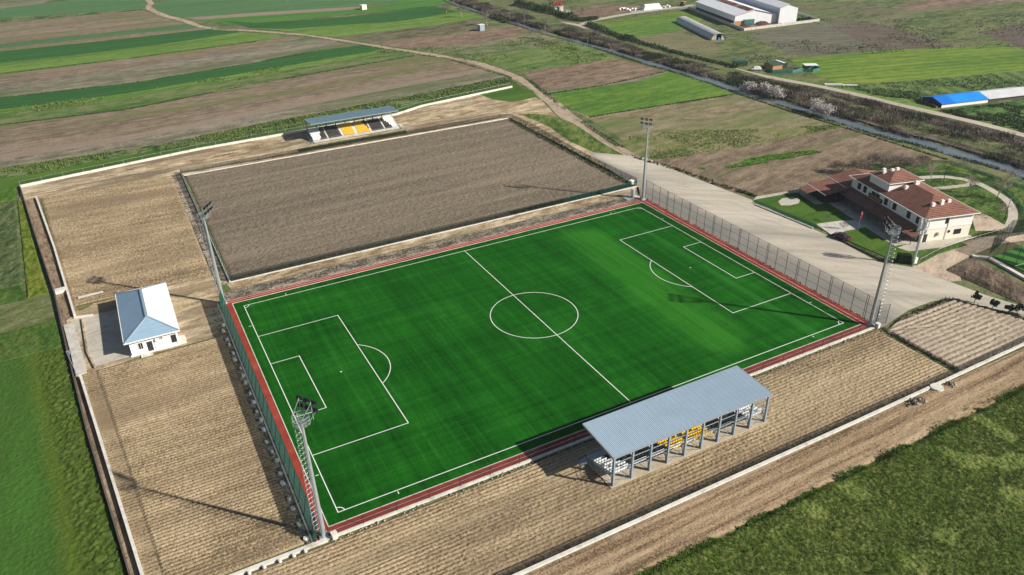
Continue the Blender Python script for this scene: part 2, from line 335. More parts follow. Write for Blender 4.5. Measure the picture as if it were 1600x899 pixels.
LAMP_BLACK = plain('black_housing', (0.012, 0.013, 0.016), 0.5, 0.4)
LAMP_GLASS = plain('floodlight_glass', (0.55, 0.58, 0.6), 0.15, 0.6, metal=0.6)
POST_GREEN = plain('green_coated_steel', (0.012, 0.06, 0.045), 0.5, 0.4)
WALL_WHITE = plain('white_render', (0.80, 0.79, 0.75), 0.8, 0.2, var=0.05, scale=1.0)
WALL_CREAM = plain('cream_render', (0.78, 0.72, 0.60), 0.8, 0.2, var=0.06, scale=1.0)
GLASS = plain('dark_window_glass', (0.02, 0.028, 0.038), 0.08, 0.6)
FRAME_DARK = plain('dark_frame', (0.03, 0.03, 0.035), 0.5, 0.4)
FRAME_WHITE = plain('white_frame', (0.75, 0.75, 0.73), 0.5, 0.4)
SEAT_Y = plain('yellow_plastic_seat', (0.80, 0.50, 0.02), 0.4, 0.4, var=0.08)
SEAT_W = plain('white_plastic_seat', (0.80, 0.80, 0.80), 0.4, 0.4, var=0.05)
SEAT_B = plain('black_plastic_seat', (0.018, 0.018, 0.02), 0.4, 0.4)
BARK = plain('bare_bark', (0.19, 0.155, 0.125), 0.9, 0.1, var=0.3)
BARK_PALE = plain('pale_bark', (0.34, 0.29, 0.24), 0.9, 0.1, var=0.25)
TWIG = plain('bare_twig', (0.20, 0.165, 0.14), 0.9, 0.1, var=0.3)
BLOSSOM = plain('pale_blossom', (0.42, 0.385, 0.365), 0.8, 0.1, var=0.15, scale=8)
REED = plain('dead_reed', (0.20, 0.165, 0.13), 0.9, 0.1, var=0.3, scale=0.5)
REED_DARK = plain('dead_bramble', (0.085, 0.07, 0.058), 0.9, 0.1, var=0.3, scale=0.5)
LEAF_DARK = plain('dark_leaf', (0.028, 0.052, 0.018), 0.7, 0.2, var=0.4, scale=2)
WEED_BRIGHT = plain('bright_weed_leaf', (0.12, 0.25, 0.04), 0.8, 0.1, var=0.3, scale=0.5)
WEED = plain('weed_leaf', (0.11, 0.175, 0.045), 0.8, 0.1, var=0.4, scale=0.5)
LEAF_MID = plain('mid_leaf', (0.05, 0.09, 0.025), 0.7, 0.2, var=0.4, scale=2)
GRASS_BLADE = plain('grass_blade', (0.10, 0.165, 0.026), 0.8, 0.1, var=0.6, scale=0.25)
GRASS_DRY = plain('dry_grass_blade', (0.20, 0.19, 0.075), 0.8, 0.1, var=0.35, scale=0.35)
NET_GREEN = net('green_wire_mesh', (0.008, 0.075, 0.062), 0.58)
NET_DENSE = net('dense_green_netting', (0.006, 0.17, 0.14), 0.86)
NET_DARK = net('dark_wire_mesh', (0.015, 0.024, 0.022), 0.55)
NET_GREY = net('grey_wire_mesh', (0.04, 0.045, 0.042), 0.20)
SHEET_BLUE = plain('blue_sheet_roofing', (0.01, 0.25, 0.75), 0.45, 0.4, var=0.1, scale=0.3)
SHEET_WHITE = plain('white_sheet_roofing', (0.80, 0.81, 0.82), 0.45, 0.4, var=0.05, scale=0.3)
TARP_TEAL = plain('teal_netting', (0.05, 0.17, 0.16), 0.8, 0.2, var=0.3, scale=0.8)
BALE = plain('white_bale_wrap', (0.80, 0.81, 0.80), 0.4, 0.4, var=0.05)
RED_PAINT = plain('red_paint', (0.45, 0.03, 0.02), 0.5, 0.4)
ORANGE_PAINT = plain('orange_paint', (0.75, 0.30, 0.05), 0.5, 0.4)
TIMBER = plain('orange_timber', (0.50, 0.24, 0.09), 0.7, 0.3, var=0.15)
RUBBER = plain('rubber', (0.015, 0.015, 0.015), 0.8, 0.2)
STONE = plain('pale_stone', (0.36, 0.315, 0.25), 0.9, 0.15, var=0.3, scale=0.6)
STONE_DARK = plain('dark_clod', (0.14, 0.115, 0.09), 0.9, 0.1, var=0.35, scale=0.6)

def turf_material():
    t = NT('pitch_turf', 0.9, 0.02)
    x, y, z = t.sep(t.pos)
    big = t.noise(t.pos, 0.06, 4, 0.6); fine = t.noise(t.pos, 2.0, 4, 0.65)
    lines_y = t.noise(t.mapv(t.pos, scale=(1.0, 0.03, 1.0)), 0.55, 4, 0.7)      # brushed along the halfway line
    lines_x = t.noise(t.mapv(t.pos, scale=(0.03, 1.0, 1.0)), 0.55, 4, 0.7)      # brushed along the touchlines
    f = t.math('MULTIPLY_ADD', t.math('SUBTRACT', lines_y, 0.5), 0.95, 0.40)
    f = t.math('MULTIPLY_ADD', t.math('SUBTRACT', lines_x, 0.5), 0.75, f)
    f = t.math('MULTIPLY_ADD', t.math('SUBTRACT', big, 0.5), 0.9, f)
    f = t.math('MULTIPLY_ADD', t.math('SUBTRACT', fine, 0.5), 0.55, f)
    c = t.ramp(f, [(0.05, (0.004, 0.042, 0.003)), (0.4, (0.008, 0.086, 0.006)), (0.66, (0.015, 0.122, 0.010)), (0.95, (0.030, 0.165, 0.020))])
    seam = t.math('POWER', t.math('MULTIPLY_ADD', t.math('COSINE', t.math('MULTIPLY', x, 2*math.pi/2.05)), 0.5, 0.5), 22.0); seam2 = t.math('POWER', t.math('MULTIPLY_ADD', t.math('COSINE', t.math('MULTIPLY', y, 2*math.pi/1.7)), 0.5, 0.5), 22.0)
    sm = t.math('MULTIPLY', t.math('ADD', seam, t.math('MULTIPLY', seam2, 0.7)), t.mr(t.noise(t.pos, 0.09, 4, 0.65), 0.40, 0.68, 0.0, 0.42)); c = t.mix(sm, c, (0.030, 0.150, 0.020))
    wear = t.mr(t.noise(t.pos, 0.10, 5, 0.7), 0.56, 0.70, 0.0, 0.5); c = t.mix(wear, c, (0.004, 0.048, 0.006))
    # one broad pass brushed the other way near the right penalty area, and one narrow pass through it
    wx = t.math('MULTIPLY_ADD', t.math('SUBTRACT', t.noise(t.mapv(t.pos, scale=(0.2, 1, 1)), 0.08, 3), 0.5), 7.0, x)
    cx = t.math('MULTIPLY_ADD', y, -0.035, wx)
    m = t.math('MULTIPLY', t.mr(cx, 20.0, 26.5, smooth=True), t.mr(cx, 30.5, 36.5, 1.0, 0.0, smooth=True))
    ye = t.math('MULTIPLY_ADD', t.math('ABSOLUTE', t.math('SUBTRACT', x, 27.0)), 0.55, t.math('ABSOLUTE', y))
    m = t.math('MULTIPLY', m, t.mr(ye, 29.0, 34.5, 1.0, 0.0, smooth=True))
    m = t.math('MULTIPLY', m, t.mr(t.math('ADD', lines_y, t.math('MULTIPLY', fine, 0.25)), 0.30, 0.80, 0.10, 0.95))
    c = t.mix(m, c, (0.034, 0.180, 0.016))
    n = t.math('MULTIPLY', t.mr(x, 43.4, 43.9, smooth=True), t.mr(x, 45.2, 45.9, 1.0, 0.0, smooth=True))
    c = t.mix(t.math('MULTIPLY', n, t.mr(big, 0.35, 0.6, 0.2, 0.75)), c, (0.022, 0.145, 0.017))
    t.col(c); t.bump(t.math('ADD', fine, t.math('MULTIPLY', lines_x, 0.4)), 0.35, 0.06); return t.m
TURF = turf_material()
def track_material():
    t = NT('red_running_surface', 0.85, 0.15)
    n = t.noise(t.pos, 0.25, 6, 0.65); f = t.noise(t.pos, 5.0, 4, 0.6)
    c = t.ramp(t.math('MULTIPLY_ADD', t.math('SUBTRACT', f, 0.5), 0.5, n), [(0.25, (0.19, 0.028, 0.017)), (0.55, (0.31, 0.05, 0.03)), (0.8, (0.40, 0.085, 0.06))])
    t.col(c); t.bump(f, 0.3, 0.02); return t.m
TRACK = track_material()
def tile_material():
    t = NT('terracotta_tiles', 0.8, 0.2)
    x, y, z = t.sep(t.pos)
    a = t.math('SINE', t.math('MULTIPLY', y, 2*math.pi/0.56)); b = t.math('FRACT', t.math('DIVIDE', x, 0.60))
    n = t.noise(t.pos, 0.5, 5, 0.6); sp = t.noise(t.pos, 3.3, 3, 0.7)
    f = t.math('MULTIPLY_ADD', a, 0.24, t.math('MULTIPLY_ADD', b, 0.24, t.math('MULTIPLY_ADD', sp, 0.8, t.math('MULTIPLY', n, 0.5))))
    c = t.ramp(f, [(0.28, (0.035, 0.015, 0.012)), (0.62, (0.150, 0.060, 0.042)), (1.0, (0.34, 0.17, 0.12))])
    t.col(c); t.bump(t.math('ADD', t.math('MULTIPLY', a, 0.7), b), 0.8, 0.06); return t.m
TILES = tile_material()
def sheet_roof(name, c, pitch, axis=0, var=0.08):
    t = NT(name, 0.42, 0.45); t.b.inputs['Metallic'].default_value = 0.15
    co = t.sep(t.pos)[axis]
    fr = t.math('FRACT', t.math('DIVIDE', co, pitch*4)); joint = t.math('LESS_THAN', fr, 0.05)
    n = t.noise(t.mapv(t.pos, scale=(1, 1, 1)), 0.35, 5, 0.65)
    cc = t.ramp(n, [(0.3, tuple(v*(1-var) for v in c)), (0.7, tuple(v*(1+var) for v in c))])
    cc = t.mix(t.math('MULTIPLY', joint, 0.45), cc, tuple(v*0.45 for v in c))
    t.col(cc); t.bump(t.math('SINE', t.math('MULTIPLY', co, 2*math.pi/pitch)), 0.35, 0.03); return t.m
ROOF_BLUE = sheet_roof('blue_grey_trapezoid_sheet', (0.40, 0.51, 0.60), 0.25, var=0.05)
ROOF_FAR = sheet_roof('grey_blue_trapezoid_sheet', (0.21, 0.31, 0.37), 0.25)
ROOF_HUT = sheet_roof('pale_blue_trapezoid_sheet', (0.29, 0.42, 0.54), 0.25, axis=1)
def water_material():
    t = NT('stream_water', 0.12, 0.5); n = t.noise(t.mapv(t.pos, scale=(1, 0.4, 1)), 0.8, 4)
    t.col(t.ramp(t.noise(t.pos, 0.1, 4), [(0.35, (0.10, 0.12, 0.13)), (0.7, (0.17, 0.20, 0.22))])); t.bump(n, 0.15, 0.05); return t.m
WATER = water_material()

# ------------------------------------------------------------------ ground with the stream bed pressed into it
STREAM_PX = [(690, -14), (700, 0), (735, 13), (791, 31), (820, 40), (840, 47), (887, 60), (940, 74), (985, 88), (1020, 99), (1057, 109), (1100, 123), (1132, 133), (1175, 148), (1237, 165), (1307, 185), (1350, 199), (1400, 213), (1440, 222), (1517, 245), (1559, 256), (1594, 268), (1640, 285), (1700, 312)]
STREAM = smooth_line([G(*p)[:2] for p in STREAM_PX], 5.0)
STREAM = np.vstack([STREAM[:1]+(STREAM[0]-STREAM[6])*4, STREAM, STREAM[-1:]+(STREAM[-1]-STREAM[-6])*6])
def stream_x(y): 
    o = np.argsort(STREAM[:, 1]); return np.interp(y, STREAM[o, 1], STREAM[o, 0])
def stream_dist(x, y): return x-stream_x(y)
def make_ground():
    xs = np.concatenate([[-2500, -1200, -600], np.arange(-400, 120, 26.0), np.arange(120, 215, 1.6), np.arange(216, 760, 30.0), [1200, 2600]])
    ys = np.concatenate([[-1500, -700, -350], np.arange(-200, 560, 8.0), np.arange(560, 1000, 40), [1500, 2600, 3600]])
    X, Y = np.meshgrid(xs, ys)
    d = stream_dist(X, Y); wob = 1.2*(vn(Y*0.09, Y*0+2, 3)-0.5)
    prof = np.clip((np.abs(d)-2.6-wob)/2.6, 0, 1); prof = prof*prof*(3-2*prof)
    Z = -0.85*(1-prof)
    Z += np.where((d > 5) & (d < 24), 0.35*np.sin(np.clip((d-5)/19, 0, 1)*math.pi), 0)
    i = np.arange(X.size).reshape(X.shape)
    F = np.stack([i[:-1, :-1], i[:-1, 1:], i[1:, 1:], i[1:, :-1]], -1).reshape(-1, 4)
    me = fast_mesh('ground', np.stack([X, Y, Z], -1).reshape(-1, 3), F, MEADOW, smooth=True)
    tag(obj('ground', me), kind='structure')
make_ground()
ribbon('stream', STREAM, 8.0, WATER, px=False, z=-0.42)

# ------------------------------------------------------------------ farmland (traced strips, each 4 mm above the last)
CROPS = [0]
def crop(pts, mat, name='crop_field'):
    CROPS[0] += 1; return sheet(name, pts, mat, z=0.004*(1+CROPS[0] % 12))
crop([(-90, -14), (0, -2), (110, -10), (60, 8), (0, 14), (-90, 24)], FAR_GREYBROWN, 'stubble_field')
crop([(-90, 36), (-60, 24), (0, 14), (160, -6), (242, -8), (236, 2), (228, 9), (220, 14), (110, 22), (0, 29), (-90, 40)], CROP_COLD)
crop([(-90, 40), (0, 28), (110, 22), (222, 14), (226, 17), (110, 27), (0, 37), (-90, 49)], SCRUB, 'field_verge')
crop([(-90, 49), (0, 37), (120, 26), (222, 16), (245, 24), (290, 38), (200, 48), (100, 58), (0, 69), (-90, 80)], FAR_BROWN, 'ploughed_field')
crop([(-90, 80), (0, 69), (100, 58), (200, 48), (290, 38), (330, 40), (300, 45), (180, 56), (60, 69), (0, 76), (-90, 86)], CROP_COLD)
crop([(-90, 86), (0, 76), (60, 69), (180, 56), (300, 45), (345, 41), (335, 45), (180, 62), (0, 82), (-90, 93)], FAR_BROWN, 'ploughed_field')
crop([(-90, 93), (0, 81), (180, 62), (340, 44), (365, 46), (375, 51), (250, 70), (100, 88), (0, 99), (-90, 110)], CROP_DARK)
crop([(-90, 110), (0, 98), (100, 88), (250, 70), (375, 51), (430, 53), (440, 58), (400, 64), (200, 92), (0, 116), (-90, 127)], CROP_LIGHT)
crop([(-90, 127), (0, 116), (200, 92), (400, 65), (440, 58), (480, 57), (440, 68), (400, 76), (200, 106), (0, 132), (-90, 144)], FAR_BROWN, 'ploughed_field')
crop([(-90, 144), (0, 132), (200, 106), (400, 76), (440, 68), (480, 57), (530, 64), (570, 72), (490, 80), (400, 98), (200, 131), (0, 154), (-90, 165)], FAR_GREYBROWN, 'stubble_field')
crop([(-90, 165), (0, 153), (200, 131), (400, 98), (500, 79), (565, 71), (592, 76), (585, 80), (400, 111), (200, 146), (0, 171), (-90, 182)], CROP_DARK)
crop([(-90, 182), (0, 170), (200, 146), (400, 111), (585, 79), (610, 77), (560, 90), (400, 118), (200, 153), (0, 178), (-90, 190)], CROP_LIGHT)
crop([(-90, 190), (0, 178), (200, 153), (400, 118), (560, 90), (610, 77), (655, 82), (650, 87), (400, 131), (200, 171), (0, 196), (-90, 209)], field('patchy_green_crop', (0.045, 0.10, 0.025), (0.10, 0.155, 0.04), (0.17, 0.18, 0.08), 2, 8, 0.09, 1.7, 0.9, 1.0))
crop([(-90, 209), (0, 195), (200, 171), (400, 131), (650, 87), (705, 92), (765, 108), (700, 126), (400, 178), (200, 218), (0, 247), (-90, 260)], FAR_BROWN, 'ploughed_field')
crop([(-90, 256), (0, 241), (200, 211), (400, 172), (640, 127), (770, 104), (775, 109), (640, 134), (400, 180), (200, 220), (0, 250), (-90, 266)], FAR_PINK, 'field_lane')
crop([(-90, 266), (0, 250), (200, 220), (400, 180), (640, 134), (775, 109), (792, 121), (600, 158), (400, 196), (250, 227), (0, 263), (-90, 280)], FAR_GREYBROWN, 'stubble_field')
crop([(-90, 280), (0, 262), (250, 226), (400, 195), (600, 157), (792, 120), (806, 130), (700, 150), (600, 173), (400, 213), (225, 240), (0, 281), (-90, 300)], SCRUB, 'weed_strip')
crop([(-90, 300), (0, 280), (225, 239), (400, 212), (600, 172), (806, 129), (815, 136), (660, 168), (620, 181), (460, 210), (310, 237), (32, 294), (-20, 306), (-90, 330)], LAWN, 'grass_strip')
# beyond the field road
crop([(243, 5), (300, -8), (640, -8), (622, 2), (560, 11), (400, 20), (290, 28), (262, 24), (240, 14)], CROP_COLD)
crop([(290, 28), (400, 20), (570, 10), (574, 14), (400, 25), (310, 31)], FAR_PINK, 'bare_strip')
crop([(310, 31), (400, 25), (574, 14), (622, 2), (640, -10), (690, -10), (706, 6), (640, 14), (560, 20), (400, 38), (360, 38)], CROP_MID)
crop([(350, 33), (400, 36), (530, 28), (600, 20), (660, 10), (690, 12), (716, 19), (620, 34), (540, 39), (450, 46), (390, 44)], CROP_DARK)
crop([(390, 44), (450, 46), (540, 39), (620, 34), (716, 19), (742, 22), (752, 27), (680, 40), (525, 58), (480, 54), (430, 47)], CROP_LIGHT)
crop([(525, 58), (600, 48), (680, 40), (745, 29), (756, 46), (700, 53), (580, 65), (560, 66)], MEADOW_BROWN, 'kitchen_garden')
crop([(580, 66), (700, 54), (750, 47), (800, 40), (832, 47), (800, 58), (740, 70), (640, 76), (600, 71)], FAR_RED, 'ploughed_field')
crop([(640, 77), (740, 70), (800, 58), (832, 49), (862, 52), (900, 68), (780, 84), (730, 90)], field('mixed_weeds', (0.06, 0.11, 0.035), (0.12, 0.15, 0.06), (0.24, 0.20, 0.13), 2, 5, 0.08, 2.0, 1.0, 0.8))
crop([(730, 90), (780, 84), (900, 67), (966, 92), (880, 105), (812, 112)], field('weedy_green', (0.06, 0.12, 0.03), (0.115, 0.17, 0.045), (0.19, 0.21, 0.08), 6, 4, 0.06, 1.6, 0.9, 0.9))
crop([(815, 113), (880, 104), (964, 92), (1035, 110), (1000, 122), (930, 133), (852, 141), (838, 131)], FAR_RED, 'ploughed_field')
crop([(838, 133), (852, 141), (930, 133), (1000, 122), (1037, 111), (1048, 113), (1000, 128), (900, 142), (850, 147)], FAR_GREYBROWN, 'stubble_field')
crop([(850, 147), (900, 141), (1000, 127), (1045, 112), (1100, 128), (1148, 148), (1060, 161), (960, 177), (922, 183), (895, 172)], field('bright_green_field', (0.055, 0.13, 0.02), (0.10, 0.19, 0.028), (0.16, 0.235, 0.045), 8, 5, 0.06, 1.4, 0.6, 1.0))
crop([(895, 172), (922, 183), (960, 177), (1060, 161), (1148, 148), (1200, 158), (1245, 176), (1300, 194), (1200, 205), (1060, 206), (970, 216)], field('brown_green_arable', (0.13, 0.115, 0.06), (0.215, 0.18, 0.105), (0.29, 0.235, 0.15), 4, 5, 0.05, 1.3, 1.0, 1.0, weeds=((0.12, 0.155, 0.05), 0.06, 0.60)), 'ploughed_field')
crop([(966, 214), (1060, 204), (1160, 203), (1300, 195), (1320, 200), (1180, 227), (1080, 245), (1010, 252), (985, 240)], field('weedy_yellow_green', (0.09, 0.13, 0.03), (0.155, 0.165, 0.06), (0.24, 0.205, 0.11), 8, 6, 0.07, 1.9, 1.0, 1.0))
crop([(985, 243), (1010, 251), (1080, 244), (1180, 226), (1325, 199), (1480, 249), (1500, 262), (1380, 282), (1290, 292), (1180, 308), (1150, 301), (1060, 269)], field('dark_brown_arable', (0.12, 0.09, 0.06), (0.20, 0.15, 0.10), (0.28, 0.215, 0.145), 12, 8, 0.06, 1.2, 0.9, 1.2, weeds=((0.10, 0.12, 0.045), 0.05, 0.64)), 'ploughed_field')
GREEN_STRIP = [(1090, 263), (1140, 254), (1200, 243), (1270, 235)], [(1105, 267), (1150, 262), (1200, 254), (1284, 238)]
# beyond the stream
crop([(912, 41), (1000, 27), (1075, 18), (1100, 30), (1060, 48), (1000, 58), (955, 50)], CROP_YELLOW)
crop([(930, 42), (1000, 34), (1062, 30), (1080, 44), (1010, 55), (965, 52)], CROP_LIGHT)
crop([(980, 60), (1060, 49), (1112, 66), (1130, 78), (1100, 84), (1050, 79)], field('thin_weeds_on_earth', (0.10, 0.105, 0.05), (0.155, 0.15, 0.08), (0.21, 0.19, 0.11), -30, 8, 0.06, 1.4, 0.8, 0.8, rows=(5, 0.12)), 'fallow_field')
crop([(890, 18), (930, 8), (1000, 9), (1000, 16), (960, 22), (900, 30)], FAR_RED, 'ploughed_field')
crop([(1165, 55), (1200, 47), (1290, 34), (1345, 33), (1400, 62), (1412, 78), (1290, 92), (1235, 84)], ROWS_GREY, 'rowed_field')
crop([(1300, 42), (1352, 33), (1420, 50), (1492, 75), (1412, 80), (1360, 74)], ROWS_DARK, 'rowed_field')
crop([(1225, 10), (1330, 2), (1420, 18), (1380, 26), (1300, 30), (1240, 24)], MEADOW_BROWN, 'fallow_field')
crop([(1390, 12), (1480, -6), (1560, -14), (1640, -10), (1640, -2), (1500, 10), (1420, 16)], FAR_RED, 'ploughed_field')
crop([(1530, 50), (1640, 30), (1640, 80), (1590, 74)], ROWS_DARK, 'rowed_field')
crop([(1234, 93), (1300, 86), (1400, 78), (1560, 71), (1660, 88), (1660, 106), (1400, 130), (1310, 131), (1275, 118), (1252, 106)], CROP_YELLOW)
crop([(1290, 135), (1400, 128), (1660, 105), (1660, 142), (1460, 160), (1440, 166), (1360, 150)], ROWS_GREEN, 'rowed_field')
crop([(1460, 172), (1560, 161), (1660, 152), (1660, 222), (1600, 208), (1520, 188)], field('lush_green_crop', (0.035, 0.09, 0.025), (0.07, 0.14, 0.035), (0.12, 0.19, 0.05), 20, 2, 0.2, 1.6, 1.4, 0.7, bump=1.0, bdist=0.5))
crop([(1200, 117), (1290, 131), (1380, 150), (1470, 172), (1440, 176), (1300, 140), (1200, 122)], CROP_LIGHT, 'grass_verge')

# banks of the stream
BKL = STREAM[(STREAM[:, 1] > -60) & (STREAM[:, 1] < 470)]
L = np.array([[p[0]+3.5, p[1]] for p in BKL]); 
def strip_between(name, a, b, mat):
    n = len(a); k = np.arange(n); V = np.zeros((2*n, 3)); V[:n, :2] = a; V[n:, :2] = b
    LAYER[0] += 1; V[:, 2] = 0.004*LAYER[0]
    F = np.stack([n+k[:-1], n+k[1:], k[1:], k[:-1]], 1)
    return tag(obj(name, fast_mesh(name, V, F, mat)), kind='structure')
ROADPX = [(735, -8), (754, 0), (777, 8), (805, 17), (840, 26), (867, 34), (900, 39), (922, 46), (964, 60), (1050, 86), (1125, 104), (1200, 121), (1287, 137), (1375, 157), (1450, 175), (1525, 192), (1600, 212), (1680, 236)]
ROAD = smooth_line([G(*p)[:2] for p in ROADPX], 4.0)
ro = np.argsort(ROAD[:, 1])
def road_x(y): return np.interp(y, ROAD[ro, 1], ROAD[ro, 0])

# ------------------------------------------------------------------ roads and yards
LAYER[0] = 13
ribbon('field_road', [(215, -14), (235, 4), (232, 11), (250, 22), (285, 32), (330, 45), (400, 49), (480, 56), (560, 68), (630, 79), (700, 90), (745, 99), (785, 112), (810, 124)], 4.2, ROAD_EARTH, wob=1.2)
ribbon('field_road', [(800, 118), (820, 128), (850, 150), (880, 176), (915, 204), (950, 227), (990, 250)], [4.5, 5.5, 6.5, 7.0], ROAD_EARTH, wob=1.0)
ribbon('gravel_road', ROAD, 4.6, GRAVEL_ROAD, px=False, wob=0.8)
ribbon('gravel_road', [(905, 40), (925, 33), (960, 26), (990, 21), (1040, 14), (1085, 8)], 4.5, GRAVEL_ROAD, wob=0.8)
sheet('earth_yard', [(-97, 140.5), (-97, 127), (-92.5, 127), (-54, 126.5), (-54, 124.5), (61, 124.5), (62, 48), (57, 40), (70, 52), (74, 72), (70, 92), (78, 122), (83, 140), (82, 162.5), (39, 156), (27, 151.2), (-45, 148)], SAND, px=False)
sheet('grass_patch', [(808, 178), (840, 179), (862, 181), (896, 193), (940, 223), (981, 247), (958, 248), (940, 245), (922, 236), (887, 220), (860, 200), (839, 190)], field('yellowish_rough_grass', (0.035, 0.08, 0.015), (0.085, 0.135, 0.025), (0.17, 0.19, 0.06), 60, 4, 0.12, 2.0, 1.0, 1.2, bump=0.8))
sheet('grass_patch', [(750, 148), (800, 137), (832, 141), (840, 152), (800, 160), (770, 156)], LAWN)
sheet('gravel_lot', [(985, 244), (1012, 248), (1060, 269), (1120, 292), (1180, 315), (1240, 345), (1305, 374), (1372, 410), (1425, 418), (1482, 440), (1540, 462), (1600, 480), (1700, 512), (1700, 535), (1600, 496), (1540, 480), (1482, 467), (1455, 472), (1420, 485), (1380, 512), (1358, 512), (1004, 312), (1000, 292), (985, 288), (930, 250), (920, 238)], GRAVEL)
sheet('earth_drive', [(1425, 418), (1437, 404), (1480, 385), (1530, 372), (1600, 362), (1640, 350), (1640, 372), (1560, 382), (1518, 400), (1478, 421), (1500, 432), (1502, 440), (1482, 441)], PINK_EARTH)
sheet('earth_path', [(-54, 46.6), (-53.5, 43.0), (30, 42.6), (57, 41), (61, 47.5), (30, 46.6)], SAND, px=False)
sheet('rubble_strip', [(-56.5, 42.8), (-56.5, 38.4), (57.5, 38.4), (57.5, 42.0), (30, 42.5)], RUBBLE, px=False)
sheet('rubble_strip', [(-59.5, 36.5), (-60.5, 25), (-59, -37), (-56.8, -38), (-56.8, 37)], RUBBLE, px=False)
sheet('earth_yard', [(-86.5, 47), (-81, 52), (-56, 52), (-56, 24.5), (-60, 24.2), (-75, 24.3), (-85, 22)], SAND, px=False)
sheet('concrete_yard', [(-85.2, 46.4), (-68, 46.6), (-68, 24.6), (-77.2, 25.4), (-82.5, 25.0)], PATH_GREY, px=False)
sheet('rubble_strip', [(-56.3, 127.5), (-52.8, 127.5), (-52.8, 46.5), (-55.8, 46)], RUBBLE, px=False)
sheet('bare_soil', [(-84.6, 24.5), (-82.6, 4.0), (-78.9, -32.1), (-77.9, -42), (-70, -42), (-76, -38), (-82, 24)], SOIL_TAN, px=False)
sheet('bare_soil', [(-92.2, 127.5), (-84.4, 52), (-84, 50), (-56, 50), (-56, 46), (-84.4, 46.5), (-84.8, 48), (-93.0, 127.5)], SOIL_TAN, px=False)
sheet('dirt_track', [(-110, -57.2), (130, -57.2), (130, -64.8), (1.8, -64.7), (-22, -64.3), (-40, -65), (-110, -66)], DIRT, px=False)

for k_ in (0.0, 1.6): ribbon('wheel_track', [(-81.2+k_, 22), (-79.6+k_, 5), (-77.6+k_, -15), (-75.6+k_, -37)], 0.35, TRENCH, px=False, wob=0.3)
for k_ in (0.0, 1.7): ribbon('wheel_track', [(-94, 131+k_), (-60, 132+k_), (-30, 133.5+k_), (-14, 131+k_), (24, 130+k_), (50, 133+k_), (70, 140+k_)], 0.4, DIRT, px=False, wob=0.3)
# ------------------------------------------------------------------ the pitch
sheet('red_track', [(-57.0, -38.1), (57.4, -38.1), (57.4, 38.4), (-57.0, 38.4)], TRACK, px=False)
TZ = 0.004*LAYER[0]
sheet('pitch_turf', [(-54.5, -36.2), (55.0, -36.2), (55.0, 36.4), (-54.5, 36.4)], TURF, px=False)
PZ = 0.004*LAYER[0]
def pitch_markings():
    b = MB(); z = PZ+0.005; wl = 0.14; Lh, Wh = 52.47, 34.16; pts = []
    def ln(x0, y0, x1, y1, zz=z):
        d = Vector((x1-x0, y1-y0, 0)).normalized(); n = Vector((-d.y, d.x, 0))*(wl/2)
        b.quad((x0-n.x, y0-n.y, zz), (x1-n.x, y1-n.y, zz), (x1+n.x, y1+n.y, zz), (x0+n.x, y0+n.y, zz))
    def arc(cx, cy, r, a0, a1, n, zz):
        for i in range(n):
            p = a0+(a1-a0)*i/n; q = a0+(a1-a0)*(i+1)/n
            b.quad(*[(cx+rr*math.cos(a), cy+rr*math.sin(a), zz) for rr, a in ((r-wl/2, p), (r+wl/2, p), (r+wl/2, q), (r-wl/2, q))])
    def rect(x0, y0, x1, y1, zz):
        ln(x0-wl/2, y0, x1+wl/2, y0, zz); ln(x0-wl/2, y1, x1+wl/2, y1, zz); ln(x0, y0+wl/2, x0, y1-wl/2, zz); ln(x1, y0+wl/2, x1, y1-wl/2, zz)
    rect(-Lh, -Wh, Lh, Wh, z); ln(0, -Wh+wl/2, 0, Wh-wl/2)
    arc(0, 0, 9.15, 0, 2*math.pi, 96, z+0.003); arc(0, 0, 0.08, 0, 2*math.pi, 12, z+0.006)
    for s in (-1, 1):
        for hw, dp in ((20.16, 16.5), (9.16, 5.5)):
            ln(s*Lh, hw, s*(Lh-dp), hw, z+0.003); ln(s*Lh, -hw, s*(Lh-dp), -hw, z+0.003); ln(s*(Lh-dp), -hw-wl/2, s*(Lh-dp), hw+wl/2, z+0.006)
        a = math.acos(5.5/9.15); c = 0 if s < 0 else math.pi
        arc(s*(Lh-11), 0, 9.15, c-a, c+a, 40, z+0.009); arc(s*(Lh-11), 0, 0.10, 0, 2*math.pi, 12, z+0.003)
        for t in (-1, 1):
            a0 = math.atan2(-t, -s); arc(s*Lh, t*Wh, 1.0, a0-math.pi/4, a0+math.pi/4, 12, z+0.003)
            ln(s*(Lh+0.3), t*(Wh-9.15), s*(Lh+0.85), t*(Wh-9.15), z); ln(s*(Lh-9.15), t*(Wh+0.3), s*(Lh-9.15), t*(Wh+0.85), z)
    tag(b.build('pitch_markings', WHITE_PAINT), kind='structure')
    k = MB(); k2 = MB()                                # white edging of the turf and lane lines on the red surface
    for y in (-36.2, 36.4): k.box((0.25, y, PZ), (109.6, 0.14, 0.10))
    for x in (-54.5, 55.0): k.box((x, 0.1, PZ), (0.14, 72.46, 0.102))
    tag(k.build('turf_edging', CONC_WHITE), kind='structure')
    for y in (-37.15, 37.35, 38.1): k2.box((0.2, y, TZ+0.004), (112.6, 0.08, 0.004))
    for x in (-56.35, 56.1): k2.box((x, 0.1, TZ+0.004), (0.08, 74.3, 0.004))
    tag(k2.build('track_lines', WHITE_PAINT), kind='structure')
pitch_markings()

